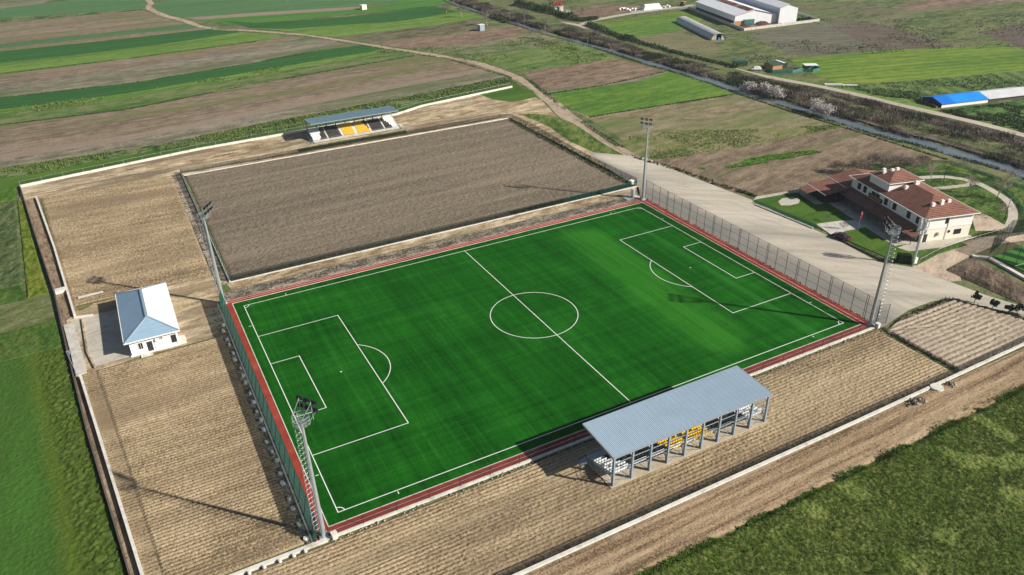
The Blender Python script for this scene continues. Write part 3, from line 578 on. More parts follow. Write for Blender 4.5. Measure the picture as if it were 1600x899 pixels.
# ------------------------------------------------------------------ tilled relief
def furrows(sp, amp, ax=1, seed=1, clod=0.09, cl=0.42, wav=0.03, pw=2.2):
    """ridges parted by narrow grooves; the grooves break up into rows of deeper holes"""
    def f(x, y, u, v):
        a = y if ax else x; b = x if ax else y
        ph = a/sp + wav*(fbm(b*0.04, a*0.04, seed)-0.5)*4
        g = (0.5+0.5*np.cos(2*math.pi*ph))**pw; row = np.floor(ph+0.5)
        k = vn(b/cl, row*7.3+1.7, seed+3); hole = np.clip((k-0.38)/0.25, 0, 1)
        dep = np.clip(fbm(b*0.04, a*0.10, seed+9, 2)*1.5-0.15, 0.25, 1.0)
        return 0.03+amp*(1-g*dep*(0.50+0.50*hole))+clod*fbm(x*2.4, y*2.4, seed+5, 2)**2*1.5
    return f
def clods(amp, sc, seed=2, big=0.05):
    def f(x, y, u, v): return 0.03+amp*fbm(x*sc, y*sc, seed, 3)**1.5*1.6+big*fbm(x*0.15, y*0.15, seed+4, 2)
    return f
def row_mix(x, y, u, v): return 0.5*furrows(1.25, 0.13, 1, 21, 0.10, 0.5)(x, y, u, v)+0.6*clods(0.22, 1.3, 5)(x, y, u, v)
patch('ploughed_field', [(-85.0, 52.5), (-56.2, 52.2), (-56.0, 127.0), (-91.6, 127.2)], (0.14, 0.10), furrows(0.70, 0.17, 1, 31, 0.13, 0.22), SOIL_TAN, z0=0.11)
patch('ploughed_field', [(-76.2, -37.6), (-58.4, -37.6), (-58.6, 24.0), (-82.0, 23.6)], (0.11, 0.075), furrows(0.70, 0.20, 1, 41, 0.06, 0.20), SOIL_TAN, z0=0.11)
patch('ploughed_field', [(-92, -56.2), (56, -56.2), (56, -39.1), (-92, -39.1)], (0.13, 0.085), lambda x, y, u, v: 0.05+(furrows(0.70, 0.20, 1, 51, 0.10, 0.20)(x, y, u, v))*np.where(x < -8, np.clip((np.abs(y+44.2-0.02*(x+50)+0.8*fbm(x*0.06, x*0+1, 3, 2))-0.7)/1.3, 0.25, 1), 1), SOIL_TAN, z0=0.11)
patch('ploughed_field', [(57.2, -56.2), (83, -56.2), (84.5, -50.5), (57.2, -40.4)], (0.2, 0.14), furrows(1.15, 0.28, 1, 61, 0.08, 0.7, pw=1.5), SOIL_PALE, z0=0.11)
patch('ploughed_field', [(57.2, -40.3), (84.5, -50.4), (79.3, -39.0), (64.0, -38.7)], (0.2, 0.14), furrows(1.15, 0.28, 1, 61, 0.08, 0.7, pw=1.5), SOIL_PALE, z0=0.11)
patch('tilled_field', [(-52.4, 47.4), (60.6, 47.4), (60.2, 124.2), (-52.2, 124.2)], 0.24, lambda x, y, u, v: 0.03+0.26*fbm(x*1.5, y*1.8, 7, 3)**1.7+0.05*fbm(x*0.05, y*0.8, 9, 2), SOIL_GREY, z0=0.11)
patch('dirt_track', [(-45, -64.6), (95, -64.9), (95, -57.3), (-45, -57.3)], (0.3, 0.16), lambda x, y, u, v: 0.03+0.12*fbm(x*0.12, y*1.3, 81, 3)+0.10*fbm(x*1.1, y*1.6, 83, 2), DIRT, z0=0.10)
# crops on the left, beyond the drain
def wheat(amp, sc, seed):
    def f(x, y, u, v): return 0.04+amp*(0.35*fbm(x*sc*0.35, y*sc*0.35, seed, 2)+0.9*vn(x*sc, y*sc*0.8, seed+2)**1.6+0.3*vn(x*sc*2.3, y*sc*2.0, seed+4))
    return f
def GP(*l): return [G(*p)[:2] for p in l]
def left_crop_material():
    t = NT('wheat_beside_drain', 0.95, 0.05); x, y, z = t.sep(t.pos)
    d = t.math('SUBTRACT', t.math('MULTIPLY_ADD', y, -0.0955, -83.9), x)                 # metres away from the drain
    d = t.math('MULTIPLY_ADD', t.math('SUBTRACT', t.noise(t.pos, 0.12, 4), 0.5), 2.6, d)
    big = t.noise(t.mapv(t.pos, rz=R(-5), scale=(1, 0.3, 1)), 0.05, 5, 0.6); f = t.noise(t.pos, 1.6, 5, 0.7); sp = t.math('SUBTRACT', f, 0.5)
    dark = t.ramp(t.math('MULTIPLY_ADD', sp, 1.9, 0.5), [(0.2, (0.030, 0.052, 0.009)), (0.5, (0.066, 0.102, 0.017)), (0.85, (0.11, 0.15, 0.036))])
    yel = t.ramp(t.math('MULTIPLY_ADD', sp, 1.5, 0.5), [(0.2, (0.06, 0.085, 0.012)), (0.5, (0.105, 0.140, 0.016)), (0.85, (0.16, 0.18, 0.04))])
    grn = t.ramp(t.math('MULTIPLY_ADD', sp, 1.1, t.math('MULTIPLY_ADD', t.math('SUBTRACT', big, 0.5), 1.6, 0.5)), [(0.15, (0.055, 0.065, 0.018)), (0.5, (0.050, 0.110, 0.020)), (0.85, (0.060, 0.155, 0.024))])
    yel = t.mix(0.45, yel, grn); c = t.mix(t.mr(d, 3.4, 5.2, smooth=True), dark, yel); c = t.mix(t.mr(d, 5.2, 8.0, smooth=True), c, grn); t.col(c); t.bump(f, 0.9, 0.25); return t.m
LEFT_CROP = left_crop_material()
def left_h(x, y, u, v):
    d = -83.9-0.0955*y-x; a = np.clip((5.0-d)/1.5, 0, 1); n = vn(x*1.9, y*1.7, 3)**1.5; m = vn(x*3.2, y*3.0, 5)
    return 0.04+(0.06+0.26*a)*n+(0.07+0.08*a)*m
patch('wheat_field', [(-115, -42), (-79.6, -42), (-87.1, 36), (-122, 36)], (0.17, 0.17), left_h, LEFT_CROP, z0=0.05, edge=0.25)
patch('grass_field', [(-125, 36), (-87.2, 36), (-88.4, 48.5), (-125, 46)], (0.25, 0.25), wheat(0.22, 1.9, 6), LEFT_GREEN, z0=0.05, edge=0.25)
sheet('grass_track', [(-125, 46), (-88.5, 48.2), (-89.6, 61), (-98, 60.5), (-125, 61.5)], field('worn_grass', (0.07, 0.10, 0.03), (0.12, 0.14, 0.05), (0.19, 0.19, 0.10), 8, 6, 0.12, 1.4, 0.8, 1.5), px=False)
patch('grass_strip', [(-94.0, 62), (-89.9, 62), (-96.4, 128), (-97.4, 128)], (0.22, 0.22), wheat(0.25, 1.6, 8), YELLOW_STRIP, z0=0.05, edge=0.2)
patch('grass_strip', [(-130, 61.5), (-94, 61.5), (-95, 70), (-130, 70)], (0.35, 0.35), wheat(0.25, 1.6, 9), LEFT_GREEN, z0=0.05, edge=0.2)
patch('wheat_field', [(-130, 70), (-95, 70), (-98, 129), (-130, 129)], (0.26, 0.26), wheat(0.28, 1.5, 10), field('grey_green_wheat', (0.035, 0.06, 0.02), (0.07, 0.10, 0.035), (0.12, 0.14, 0.06), 60, 3, 0.12, 1.5, 1.0, 1.6, bump=0.9), z0=0.05, edge=0.25)
patch('grass_strip', [(-130, 129), (-98, 129), (-98.2, 141), (-130, 139)], (0.4, 0.4), wheat(0.3, 0.8, 11), LAWN, z0=0.06, edge=0.25)
# meadow in the near right corner
patch('meadow', [(-50, -105), (75, -105), (75, -65), (-30, -65)], (0.18, 0.18), wheat(0.24, 2.6, 12), MEADOW_FRONT, z0=0.05, edge=0.8)
def tufts(name, poly_fn, n, hgt, mats, seed, spread=0.22, wide=0.05):
    """loose grass: every tuft is three leaning blades"""
    rg = np.random.default_rng(seed); P = poly_fn(rg, n); m = len(P)
    V = []; mi = []
    for k in range(3):
        a = rg.uniform(0, 6.283, m); h = hgt*rg.uniform(0.5, 1.3, m); ln_ = spread*rg.uniform(0.2, 1.2, m)
        bx, by = P[:, 0]+rg.normal(0, 0.06, m), P[:, 1]+rg.normal(0, 0.06, m); w_ = wide*rg.uniform(0.6, 1.5, m)
        z = P[:, 2]
        p0 = np.stack([bx-w_*np.sin(a), by+w_*np.cos(a), z], 1); p1 = np.stack([bx+w_*np.sin(a), by-w_*np.cos(a), z], 1)
        p2 = np.stack([bx+ln_*np.cos(a), by+ln_*np.sin(a), z+h], 1)
        V.append(np.stack([p0, p1, p2], 1)); mi.append((rg.random(m) < 0.18).astype(int) if len(mats) > 1 else np.zeros(m, int))
    V = np.concatenate(V).reshape(-1, 3); F = np.arange(len(V)).reshape(-1, 3)
    return tag(obj(name, fast_mesh(name, V, F, mats, mi=np.concatenate(mi))), kind='stuff')
def front_pts(rg, n):
    x = rg.uniform(-30, 70, n*2); y = rg.uniform(-100, -64.4, n*2)
    e = -65.3+1.0*(vn(x*0.35, x*0+4, 15)-0.3); keep = (y < e) & (y > -76-(x-2)*0.55*0-22*(x > 0)) 
    x, y = x[keep][:n], y[keep][:n]; d = vn(x*0.25, y*0.25, 17); k = d > 0.25
    return np.stack([x[k], y[k], np.full(k.sum(), 0.10)], 1)
tufts('meadow_grass', front_pts, 120000, 0.40, [GRASS_BLADE, GRASS_DRY], 3, 0.28, 0.03)

# ------------------------------------------------------------------ walls, kerbs and the drain
def wall_line(name, pts, wd, h, mat, label, cat='wall', z0=0.0, group=None):
    b = MB()
    for p, q in zip(pts[:-1], pts[1:]): b.bar((p[0], p[1], z0+h/2), (q[0], q[1], z0+h/2), wd, h)
    return tag(b.build(name, mat), label, cat, group)
wall_line('perimeter_wall', [(-80.0, -56.75), (-20, -56.8), (30, -56.8), (112, -56.2)], 0.5, 0.36, CONC_WHITE, 'long low white wall between the ploughed strip and the dirt track in the foreground')
wall_line('kerb_wall', [(-55.2, -38.3), (57.5, -38.3)], 0.5, 0.28, CONC_WHITE, 'white kerb wall along the near touchline below the red track', 'kerb')
wall_line('gate_wall', [(-86, -38.4), (-55.3, -38.5)], 0.6, 0.4, CONC_WHITE, 'white wall stub between the two ploughed strips left of the near light mast')
wall_line('kerb_wall', [(-52.9, 46.7), (61, 46.8)], 0.4, 0.22, CONC_WHITE, 'white kerb on the near edge of the grey tilled field beside the earth path', 'kerb')
wall_line('kerb_wall', [(-52.6, 124.7), (60.6, 125.0)], 0.35, 0.3, CONC_WHITE, 'white kerb on the far edge of the grey tilled field', 'kerb')
wall_line('kerb_wall', [(-53.1, 127), (-53.1, 46.7)], 0.3, 0.45, CONC_WHITE, 'thin pale kerb under the green fence on the left edge of the grey tilled field', 'kerb')
wall_line('boundary_wall', [(-97.2, 140.2), (-45.0, 147.9), (26.7, 151.0), (39.2, 156.2), (82.2, 162.8)], 0.55, 0.75, CONC_WHITE, 'long white boundary wall behind the far stand along the green strip')
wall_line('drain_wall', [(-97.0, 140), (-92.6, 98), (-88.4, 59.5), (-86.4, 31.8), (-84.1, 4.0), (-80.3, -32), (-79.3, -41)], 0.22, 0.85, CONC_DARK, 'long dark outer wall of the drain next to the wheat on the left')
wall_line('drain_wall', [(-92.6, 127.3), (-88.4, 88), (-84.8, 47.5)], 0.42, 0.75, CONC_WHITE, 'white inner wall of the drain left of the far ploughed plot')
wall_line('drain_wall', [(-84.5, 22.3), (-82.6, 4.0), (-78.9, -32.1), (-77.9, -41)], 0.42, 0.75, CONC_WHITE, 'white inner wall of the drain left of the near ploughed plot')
sheet('drain_bed', [(-97.0, 140), (-92.6, 98), (-88.4, 59.5), (-86.4, 31.8), (-84.1, 4.0), (-80.3, -32), (-79.3, -41), (-77.9, -41), (-78.9, -32), (-82.6, 4), (-84.6, 22.3), (-85.0, 47), (-92.4, 127), (-93.4, 140.6)], TRENCH, px=False, z=0.07)
wall_line('drain_bridge', [(-88.4, 61.4), (-86.0, 61.6)], 1.6, 0.8, CONC_WHITE, 'short pale slab bridging the drain at the bend beside the grass track', 'slab')
wall_line('footway', [(-86.1, 44.8), (-85.0, 32), (-84.4, 23.4)], 1.9, 0.35, CONC, 'pale concrete footway beside the drain left of the white building', 'footway')
wall_line('yard_edge_wall', [(-83.5, 45.6), (-83.1, 31.0), (-82.0, 24.4)], 0.3, 0.5, SAND, 'low tan retaining edge between footway and yard of the white building', 'edge wall')
wall_line('yard_wall', [(-83.9, 55.7), (-78.9, 55.9)], 0.3, 0.7, CONC, 'short grey wall behind the white building below the ploughed plot')
wall_line('yard_wall', [(-85.0, 47.0), (-81.4, 46.2)], 0.35, 0.5, CONC_WHITE, 'short pale wall at the corner of the yard left of the white building')
b = MB()
for p, q in (((-86.6, 32.0), (-85.0, 22.6)), ((-86.6, 32.0), (-85.7, 32.0))):
    for z in (0.55, 1.05): b.tube((*p, z), (*q, z), 0.05, n=6)
    for i in range(6):
        t = i/5; b.tube((p[0]+(q[0]-p[0])*t, p[1]+(q[1]-p[1])*t, 0), (p[0]+(q[0]-p[0])*t, p[1]+(q[1]-p[1])*t, 1.08), 0.04, n=6)
tag(b.build('handrail', STEEL_BLUE), 'grey blue handrail beside the drain left of the concrete footway', 'handrail')

def fence(label, pts, h, sp, mat_post, mesh, pr=0.05, rails=(1.0,), z0=0.0, double=0, split=None, mesh2=None, cat='fence', rr=0.022):
    """pts: polyline in metres; posts are parts, one shared mesh"""
    pts = [np.array(p[:2], float) for p in pts]
    root = empty('mesh_fence', (pts[0][0], pts[0][1], z0), 0, label, cat)
    o = pts[0]; pos = []; acc = 0.0
    for p, q in zip(pts[:-1], pts[1:]):
        L_ = np.linalg.norm(q-p); n = max(1, round(L_/sp))
        for i in range(n): pos.append(p+(q-p)*i/n)
    pos.append(pts[-1])
    pm = MB(); pm.tube((0, 0, 0), (0, 0, h+0.06), pr, n=6); pme = pm.me('post', mat_post)
    extra = []
    if double:
        for i in range(double, len(pos)-1, double):
            d = pos[i+1]-pos[i]; extra.append(pos[i]+d/np.linalg.norm(d)*0.42)
    for p in (pos+extra)[:100]: obj('post', pme, root, (p[0]-o[0], p[1]-o[1], 0))
    for r in rails:
        rb = MB()
        for p, q in zip(pts[:-1], pts[1:]): rb.tube((p[0]-o[0], p[1]-o[1], h*r), (q[0]-o[0], q[1]-o[1], h*r), rr, n=5)
        rb.build('rail', mat_post, root)
    if mesh:
        segs = {0: [], 1: []}; s = 0.0
        for p, q in zip(pts[:-1], pts[1:]):
            L_ = np.linalg.norm(q-p); n = max(1, int(L_/4))
            for i in range(n):
                a = p+(q-p)*i/n; c = p+(q-p)*(i+1)/n; k = 1 if (split and split(a)) else 0
                segs[k].append((a-o, c-o, s+L_*i/n, s+L_*(i+1)/n))
            s += L_
        for k, mt in ((0, mesh), (1, mesh2)):
            if not segs[k]: continue
            V = []; U_ = []
            for a, c, s0, s1 in segs[k]:
                V += [(a[0], a[1], 0.05), (c[0], c[1], 0.05), (c[0], c[1], h), (a[0], a[1], h)]; U_ += [(s0, 0), (s1, 0), (s1, h), (s0, h)]
            me = fast_mesh('wire_mesh', V, np.arange(len(V)).reshape(-1, 4), mt)
            uv = me.uv_layers.new(name='UVMap'); uv.data.foreach_set('uv', np.array(U_, dtype=np.float32).ravel())
            obj('wire_mesh', me, root)
    return root
lf = fence('tall dark green wire fence behind the left goal line of the pitch', [(-57.0, -38.3), (-57.0, 37.6)], 3.8, 3.0, POST_GREEN, NET_DENSE, 0.06, (0.02, 0.5, 1.0), rr=0.03)
lf.rotation_euler = (0, R(12), 0)                      # it leans in over the red track
fence('tall dark fence with double posts along the gravel lot behind the right goal line', [(57.5, 38.4), (57.5, -37.6)], 5.5, 3.05, STEEL_DARK, NET_GREY, 0.055, (0.33, 0.66, 1.0), double=3, rr=0.03)
fence('tall dark fence return across the near right corner of the pitch beside the light mast', [(57.5, -37.7), (59.6, -38.4)], 4.6, 2.0, STEEL_DARK, NET_GREY, 0.05, (0.33, 0.66, 1.0), rr=0.03)
fence('low thin fence with slim black posts along the near touchline', [(-55.0, -38.2), (57.2, -38.2)], 1.8, 5.05, STEEL_DARK, NET_GREY, 0.045, (0.5, 1.0), z0=0.1)
fence('low wire fence along the rubble strip beyond the far touchline', [(-55.5, 39.4), (55.5, 39.3)], 1.7, 5.0, STEEL_DARK, NET_GREY, 0.045, (1.0,))
fence('low mesh fence between grey tilled field and earth path, greener at its right end', [(-52.9, 47.2), (61.2, 47.4)], 1.6, 2.5, POST_GREEN, NET_DARK, 0.045, (1.0,), split=lambda p: p[0] > 33, mesh2=NET_GREEN)
fence('dark green mesh fence on the left edge of the grey tilled field', [(-53.0, 46.9), (-53.2, 127.8)], 1.6, 2.5, POST_GREEN, NET_GREEN, 0.045, (1.0,))
fence('dark wire fence on the far edge of the grey tilled field', [(-53.2, 127.2), (-20, 127.0), (20, 126.6), (57.5, 126.8)], 1.5, 2.45, STEEL_DARK, NET_DARK, 0.045, (1.0,))
fence('dark wire fence on the right edge of the grey tilled field beside the grass patch', [(57.5, 126.8), (61.6, 124.0), (62.2, 106), (61.4, 90), (61.2, 72), (62.3, 49)], 1.6, 2.5, STEEL_DARK, NET_DARK, 0.045, (1.0,))
fence('low dark fence on top of the white foreground wall', [(-60, -56.5), (30, -56.5), (105, -56.0)], 1.15, 2.5, STEEL_DARK, NET_DARK, 0.04, (1.0,), z0=0.3)
fence('thin wire fence of slim pale posts behind the white boundary wall', [(-97.0, 141.6), (-45.0, 149.3), (26.7, 152.4), (39.2, 157.6), (82.2, 164.2)], 1.5, 6.0, STEEL, NET_GREY, 0.05, (1.0,))
wall_line('kerb_wall', [(-57.3, -38.3), (-57.3, 37.5)], 0.22, 0.25, CONC_WHITE, 'thin white kerb at the foot of the tall dark green fence', 'kerb')
# concrete footings of the left fence
fm = MB(); fm.tube((0, 0, 0), (0, 0, 0.55), 0.34, 0.26, n=10); fm.box((0, 0, 0.58), (0.34, 0.34, 0.1)); fme = fm.me('footing', FOOTING)
rg = random.Random(4)
for i, y in enumerate(np.arange(-36.5, 31, 2.95)):
    o = obj('concrete_footing', fme, None, (-57.75-rg.uniform(0, 0.45), y+rg.uniform(-0.5, 0.5), 0.0), rg.uniform(0, 3)); o.rotation_euler = (rg.uniform(-0.3, 0.3), rg.uniform(-0.3, 0.3), rg.uniform(0, 3)); s_ = rg.uniform(0.75, 1.25); o.scale = (s_, s_, rg.uniform(0.8, 1.2))
    tag(o, 'whitish round concrete footing on the earth outside the left green fence', 'footing', 'concrete footings along the left green fence')
for i, x in enumerate((-69.5, -66.2, -64.2, -62.1, -60.2, -58.6)):
    o = obj('concrete_footing', fme, None, (x, -39.2, 0.1), 0.3*i); o.scale = (0.8, 0.8, 0.9)
    tag(o, 'small grey concrete footing at the foot of the white wall stub near the mast', 'footing', 'concrete footings along the white wall stub')

# ------------------------------------------------------------------ floodlight masts
def floodlight_meshes():
    a = MB(); a.box((0, 0, 0), (0.26, 0.62, 0.50)); a.box((-0.16, 0, 0), (0.10, 0.46, 0.36))
    for i in range(4): a.box((-0.22, -0.18+0.12*i, 0), (0.04, 0.03, 0.34))
    g = MB(); g.quad((0.134, -0.28, -0.22), (0.134, 0.28, -0.22), (0.134, 0.28, 0.22), (0.134, -0.28, 0.22))
    return a.me('floodlight', LAMP_BLACK), g.me('lens', LAMP_GLASS)
FL, FLG = floodlight_meshes()
def lattice_mast(loc, aim, label, h=20.6, floods=True):
    root = empty('light_mast', (loc[0], loc[1], 0), 0, label, 'floodlight mast', 'four floodlight masts at the corners of the pitch')
    b = MB(); b.box((0, 0, 0.12), (1.3, 1.3, 0.44)); b.build('footing', CONC, root)
    b = MB(); b.tube((0, 0, 0.3), (0, 0, h), 0.40, 0.17, n=12); b.tube((0, 0, 0.33), (0, 0, 0.43), 0.62, n=12); b.build('pole', STEEL, root)
    # caged ladder on the side away from the pitch
    la = MB(); ux, uy = -math.cos(aim), -math.sin(aim); vx, vy = -uy, ux
    for s in (-0.22, 0.22): la.tube((ux*0.62+vx*s, uy*0.62+vy*s, 1.6), (ux*0.42+vx*s, uy*0.42+vy*s, h-0.2), 0.028, n=5)
    for z in np.arange(1.9, h-0.3, 0.42):
        f = 0.62-0.20*(z-1.6)/(h-1.8); la.tube((ux*f-vx*0.22, uy*f-vy*0.22, z), (ux*f+vx*0.22, uy*f+vy*0.22, z), 0.018, n=4)
    la.build('ladder', STEEL, root)
    cg = MB()
    for z in np.arange(2.8, h-0.3, 0.85):
        f = 0.62-0.20*(z-1.6)/(h-1.8)
        P = [(ux*(f+0.42-0.42*math.cos(t))+vx*0.40*math.sin(t), uy*(f+0.42-0.42*math.cos(t))+vy*0.40*math.sin(t), z) for t in np.linspace(0.55, 2*math.pi-0.55, 10)]
        for p, q in zip(P[:-1], P[1:]): cg.tube(p, q, 0.02, n=4, cap=False)
    for s in (-0.36, 0, 0.36):
        d = 0.42+0.36*(1 if s == 0 else 0.25); cg.tube((ux*(0.62+d)+vx*s, uy*(0.62+d)+vy*s, 2.8), (ux*(0.42+d)+vx*s, uy*(0.42+d)+vy*s, h-0.3), 0.018, n=4)
    cg.build('safety_cage', STEEL, root)
    # basket platform
    pf = MB(); r = 1.15
    for z in (h, h+0.55, h+1.1):
        P = [(r*math.cos(a), r*math.sin(a), z) for a in np.linspace(0, 2*math.pi, 9)+aim+math.pi/8]
        for p, q in zip(P[:-1], P[1:]): pf.bar(p, q, 0.06)
    for a in np.linspace(0, 2*math.pi, 9)[:-1]+aim+math.pi/8:
        pf.bar((r*math.cos(a), r*math.sin(a), h), (r*math.cos(a), r*math.sin(a), h+1.1), 0.05); pf.bar((0.15*math.cos(a), 0.15*math.sin(a), h-0.55), (r*math.cos(a), r*math.sin(a), h), 0.06)
    for k in np.linspace(-0.9, 0.9, 7): pf.bar((-0.95, k, h+0.02), (0.95, k, h+0.02), 0.05, 0.02)
    pf.build('platform', STEEL, root)
    fr = MB(); ca, sa = math.cos(aim), math.sin(aim)
    def L2(x, y, z): return (ca*x-sa*y, sa*x+ca*y, z)
    for z in (h+1.3, h+2.45): fr.bar(L2(1.2, -1.55, z), L2(1.2, 1.55, z), 0.07)
    for y in (-1.0, 1.0):
        fr.bar(L2(1.15, y, h), L2(1.15, y, h+2.8), 0.08); fr.bar(L2(-0.6, y*0.8, h+1.1), L2(1.15, y, h+2.6), 0.06); fr.bar(L2(0.4, y, h+0.1), L2(1.2, y*1.4, h+1.3), 0.05)
    fr.build('lamp_frame', STEEL, root)
    if floods:
        for z in (h+1.35, h+2.5):
            for y in (-1.2, 0.0, 1.2):
                f = obj('floodlight', FL, root, L2(1.48, y, z)); f.rotation_euler = (0, R(32), aim); f.scale = (1.2, 1.25, 1.2)
                obj('lens', FLG, f)
    return root
for (x, y), lab in (((-55.6, -37.6), 'tall steel floodlight mast in the near left corner of the pitch, nearest of all'), ((-56.1, 37.5), 'tall steel floodlight mast at the far left pitch corner beside grey tilled soil'), ((56.5, 38.3), 'tall steel floodlight mast at the far right corner of the pitch by the white cabinet'), ((56.5, -37.2), 'tall steel floodlight mast at the near right corner of the pitch')):
    lattice_mast((x, y), math.atan2(-y, -x), lab)
def telecom_mast(loc):
    root = empty('telecom_mast', loc, 0, 'shorter pale telecom mast beside the gravel lot at the corner of the tiled clubhouse', 'telecom mast')
    b = MB(); b.tube((0, 0, 0), (0, 0, 11.6), 0.30, 0.24, n=12); b.tube((0, 0, 0), (0, 0, 0.1), 0.6, n=12); b.build('pole', STEEL, root)
    b = MB()
    for z in (8.0, 9.6, 11.2):
        P = [(0.85*math.cos(a), 0.85*math.sin(a), z) for a in np.linspace(0, 2*math.pi, 7)]
        for p, q in zip(P[:-1], P[1:]): b.bar(p, q, 0.07)
        for p in P[:-1]: b.bar((0, 0, z), p, 0.06)
    b.build('antenna_ring', STEEL, root)
    for k in range(6):
        a = k*math.pi/3; b = MB(); b.box((1.0*math.cos(a), 1.0*math.sin(a), 10.3), (0.18, 0.32, 1.9), a); b.box((0.95*math.cos(a+0.3), 0.95*math.sin(a+0.3), 8.7), (0.2, 0.3, 0.9), a); b.build('antenna', WALL_WHITE if k % 2 else STEEL, root)
    b = MB(); b.tube((0, 0, 11.6), (0, 0, 13.0), 0.03, n=5); b.build('aerial', STEEL, root)
    b = MB(); b.box((0.9, 0.3, 0.75), (0.7, 0.8, 1.5), -0.26); b.box((0.9, 0.3, 1.53), (0.8, 0.9, 0.08), -0.26); b.build('cabinet', WALL_WHITE, root)
telecom_mast((86.4, -24.3, 0))

# ------------------------------------------------------------------ grandstands
def seat_mesh(mat):
    b = MB(); b.box((0, 0.02, 0.22), (0.38, 0.38, 0.07)); b.box((0, -0.19, 0.40), (0.38, 0.06, 0.34)); b.box((0, -0.02, 0.10), (0.10, 0.2, 0.18)); b.box((0, 0.215, 0.18), (0.38, 0.03, 0.10))
    return b.me('seat', mat)
SEATM = {k: seat_mesh(m) for k, m in (('y', SEAT_Y), ('w', SEAT_W), ('b', SEAT_B))}
def grandstand(loc, rz, label, roof_mat, near):
    """local frame: x along the stand (0..L), y from the back columns (0) to the front, z up"""
    L_ = 31.0; sx0, sz0 = ((0.7, 2.15) if near else (1.4, 2.8)); root = empty('grandstand', loc, rz, label, 'grandstand'); nr = 9; zb, zf, dp = 6.2, 6.6, 8.0
    b = MB(); b.box((L_/2, 3.5, 0.2), (L_+0.5, 7.7, 0.5)); b.build('floor_slab', CONC_TAN if near else CONC, root)
    xs = [0.25+(L_-0.5)*i/(nr) for i in range(nr+1)]
    cm = MB(); cm.box((0, 0, 3.2), (0.26, 0.36, 5.9)); cm.box((0, 0, 0.29), (0.5, 0.6, 0.06)); cme = cm.me('column', STEEL_BLUE)
    rm = MB(); rm.bar((0, 0.1, 5.93), (0, dp-0.1, 6.33), 0.16, 0.30); rm.bar((0, 0.1, 4.6), (0, 2.0, 6.05), 0.12); rme = rm.me('rafter', STEEL_BLUE)
    km = MB(); k0, k1, h0, h1 = (0.35, 5.9, 2.0, 0.62) if near else (0.7, 7.3, 2.75, 0.62); km.bar((0, k0, h0), (0, k1, h1), 0.14, 0.22); km.bar((0, k0, 0.4), (0, k0, h0), 0.14); km.bar((0, (k0+k1)/2, 0.4), (0, (k0+k1)/2, (h0+h1)/2), 0.14); km.bar((0, k1-0.2, 0.4), (0, k1-0.2, h1+0.1), 0.14); km.bar((0, k0, 0.5), (0, (k0+k1)/2, (h0+h1)/2), 0.07); kme = km.me('raker', STEEL_BLUE)
    for x in xs: obj('column', cme, root, (x, 0, 0)); obj('rafter', rme, root, (x, 0, 0)); obj('raker', kme, root, (x, 0, 0))
    b = MB()
    for z, y in ((3.3, 0.0), (4.7, 0.0), (5.9, 0.0)): b.bar((0, y, z), (L_, y, z), 0.09, 0.10)
    for i in (0, 3, 4, 6, 8):
        b.bar((xs[i], -0.05, 0.3), (xs[i+1], -0.05, 2.4), 0.06); b.bar((xs[i], -0.05, 2.4), (xs[i+1], -0.05, 0.3), 0.06)
    for y in np.linspace(0.4, dp-0.3, 7): b.bar((-0.1, y, 6.16+0.4*y/dp), (L_+0.1, y, 6.16+0.4*y/dp), 0.08, 0.12)
    b.build('purlin', STEEL_BLUE, root)
    # roof sheets with real trapezoid ribs
    n = int((L_+0.3)/0.0625); X = np.linspace(-0.15, L_+0.15, n+1); rib = np.where(np.arange(n+1) % 4 < 2, 0.0, 0.035)
    V = []; 
    for dz in (0.0, -0.05):
        for y, z in ((-0.38, zb+0.12), (dp, zf+0.12)):
            V += [(x, y, z+r_+dz) for x, r_ in zip(X, rib)]
    m = n+1; F = [(i, i+1, m+i+1, m+i) for i in range(n)]+[(2*m+i, 3*m+i, 3*m+i+1, 2*m+i+1) for i in range(n)]+[(i, 2*m+i, 2*m+i+1, i+1) for i in range(n)]+[(m+i, m+i+1, 3*m+i+1, 3*m+i) for i in range(n)]
    b = MB(); b.add(V, F); b.build('roof', roof_mat, root)
    b = MB(); b.box((L_/2, -0.43, zb+0.02), (L_+0.4, 0.10, 0.24)); b.box((L_/2, dp+0.05, zf+0.02), (L_+0.4, 0.06, 0.24))
    for x in (-0.18, L_+0.18): b.bar((x, -0.42, zb), (x, dp, zf), 0.06, 0.3)
    b.build('fascia', STEEL_BLUE if not near else STEEL, root)
    # stepped deck with seats
    rows = 8; d = MB(); st_ = 0.70 if near else 0.80; rs_ = 0.20 if near else 0.30; ys = [sx0+(rows-1-i)*st_ for i in range(rows)]; zs = [sz0-(rows-1-i)*rs_ for i in range(rows)]; yf = ys[0]+1.0
    for y, z in zip(ys, zs):
        if near: d.box((L_/2, y-0.1, z-0.03), (L_-0.3, 0.26, 0.05)); d.box((L_/2, y+0.38, z-0.2), (L_-0.3, 0.20, 0.05))
        else: d.box((L_/2, y, z-0.04), (L_-0.3, 0.86, 0.08)); d.box((L_/2, y+0.43, z-0.16), (L_-0.3, 0.04, 0.28))
    if near: d.box((L_/2, yf, 0.62), (L_-0.3, 1.1, 0.10)); yr, yb, hb = yf+0.5, 0.4, 2.2
    else: yr, yb, hb = 8.5, 0.8, 2.8
    d.box((L_/2, 8.0, 0.45), (L_-0.3, 1.2, 0.10)) if not near else None; d.build('seating_deck', CONC_WHITE if not near else STEEL, root)
    st = []
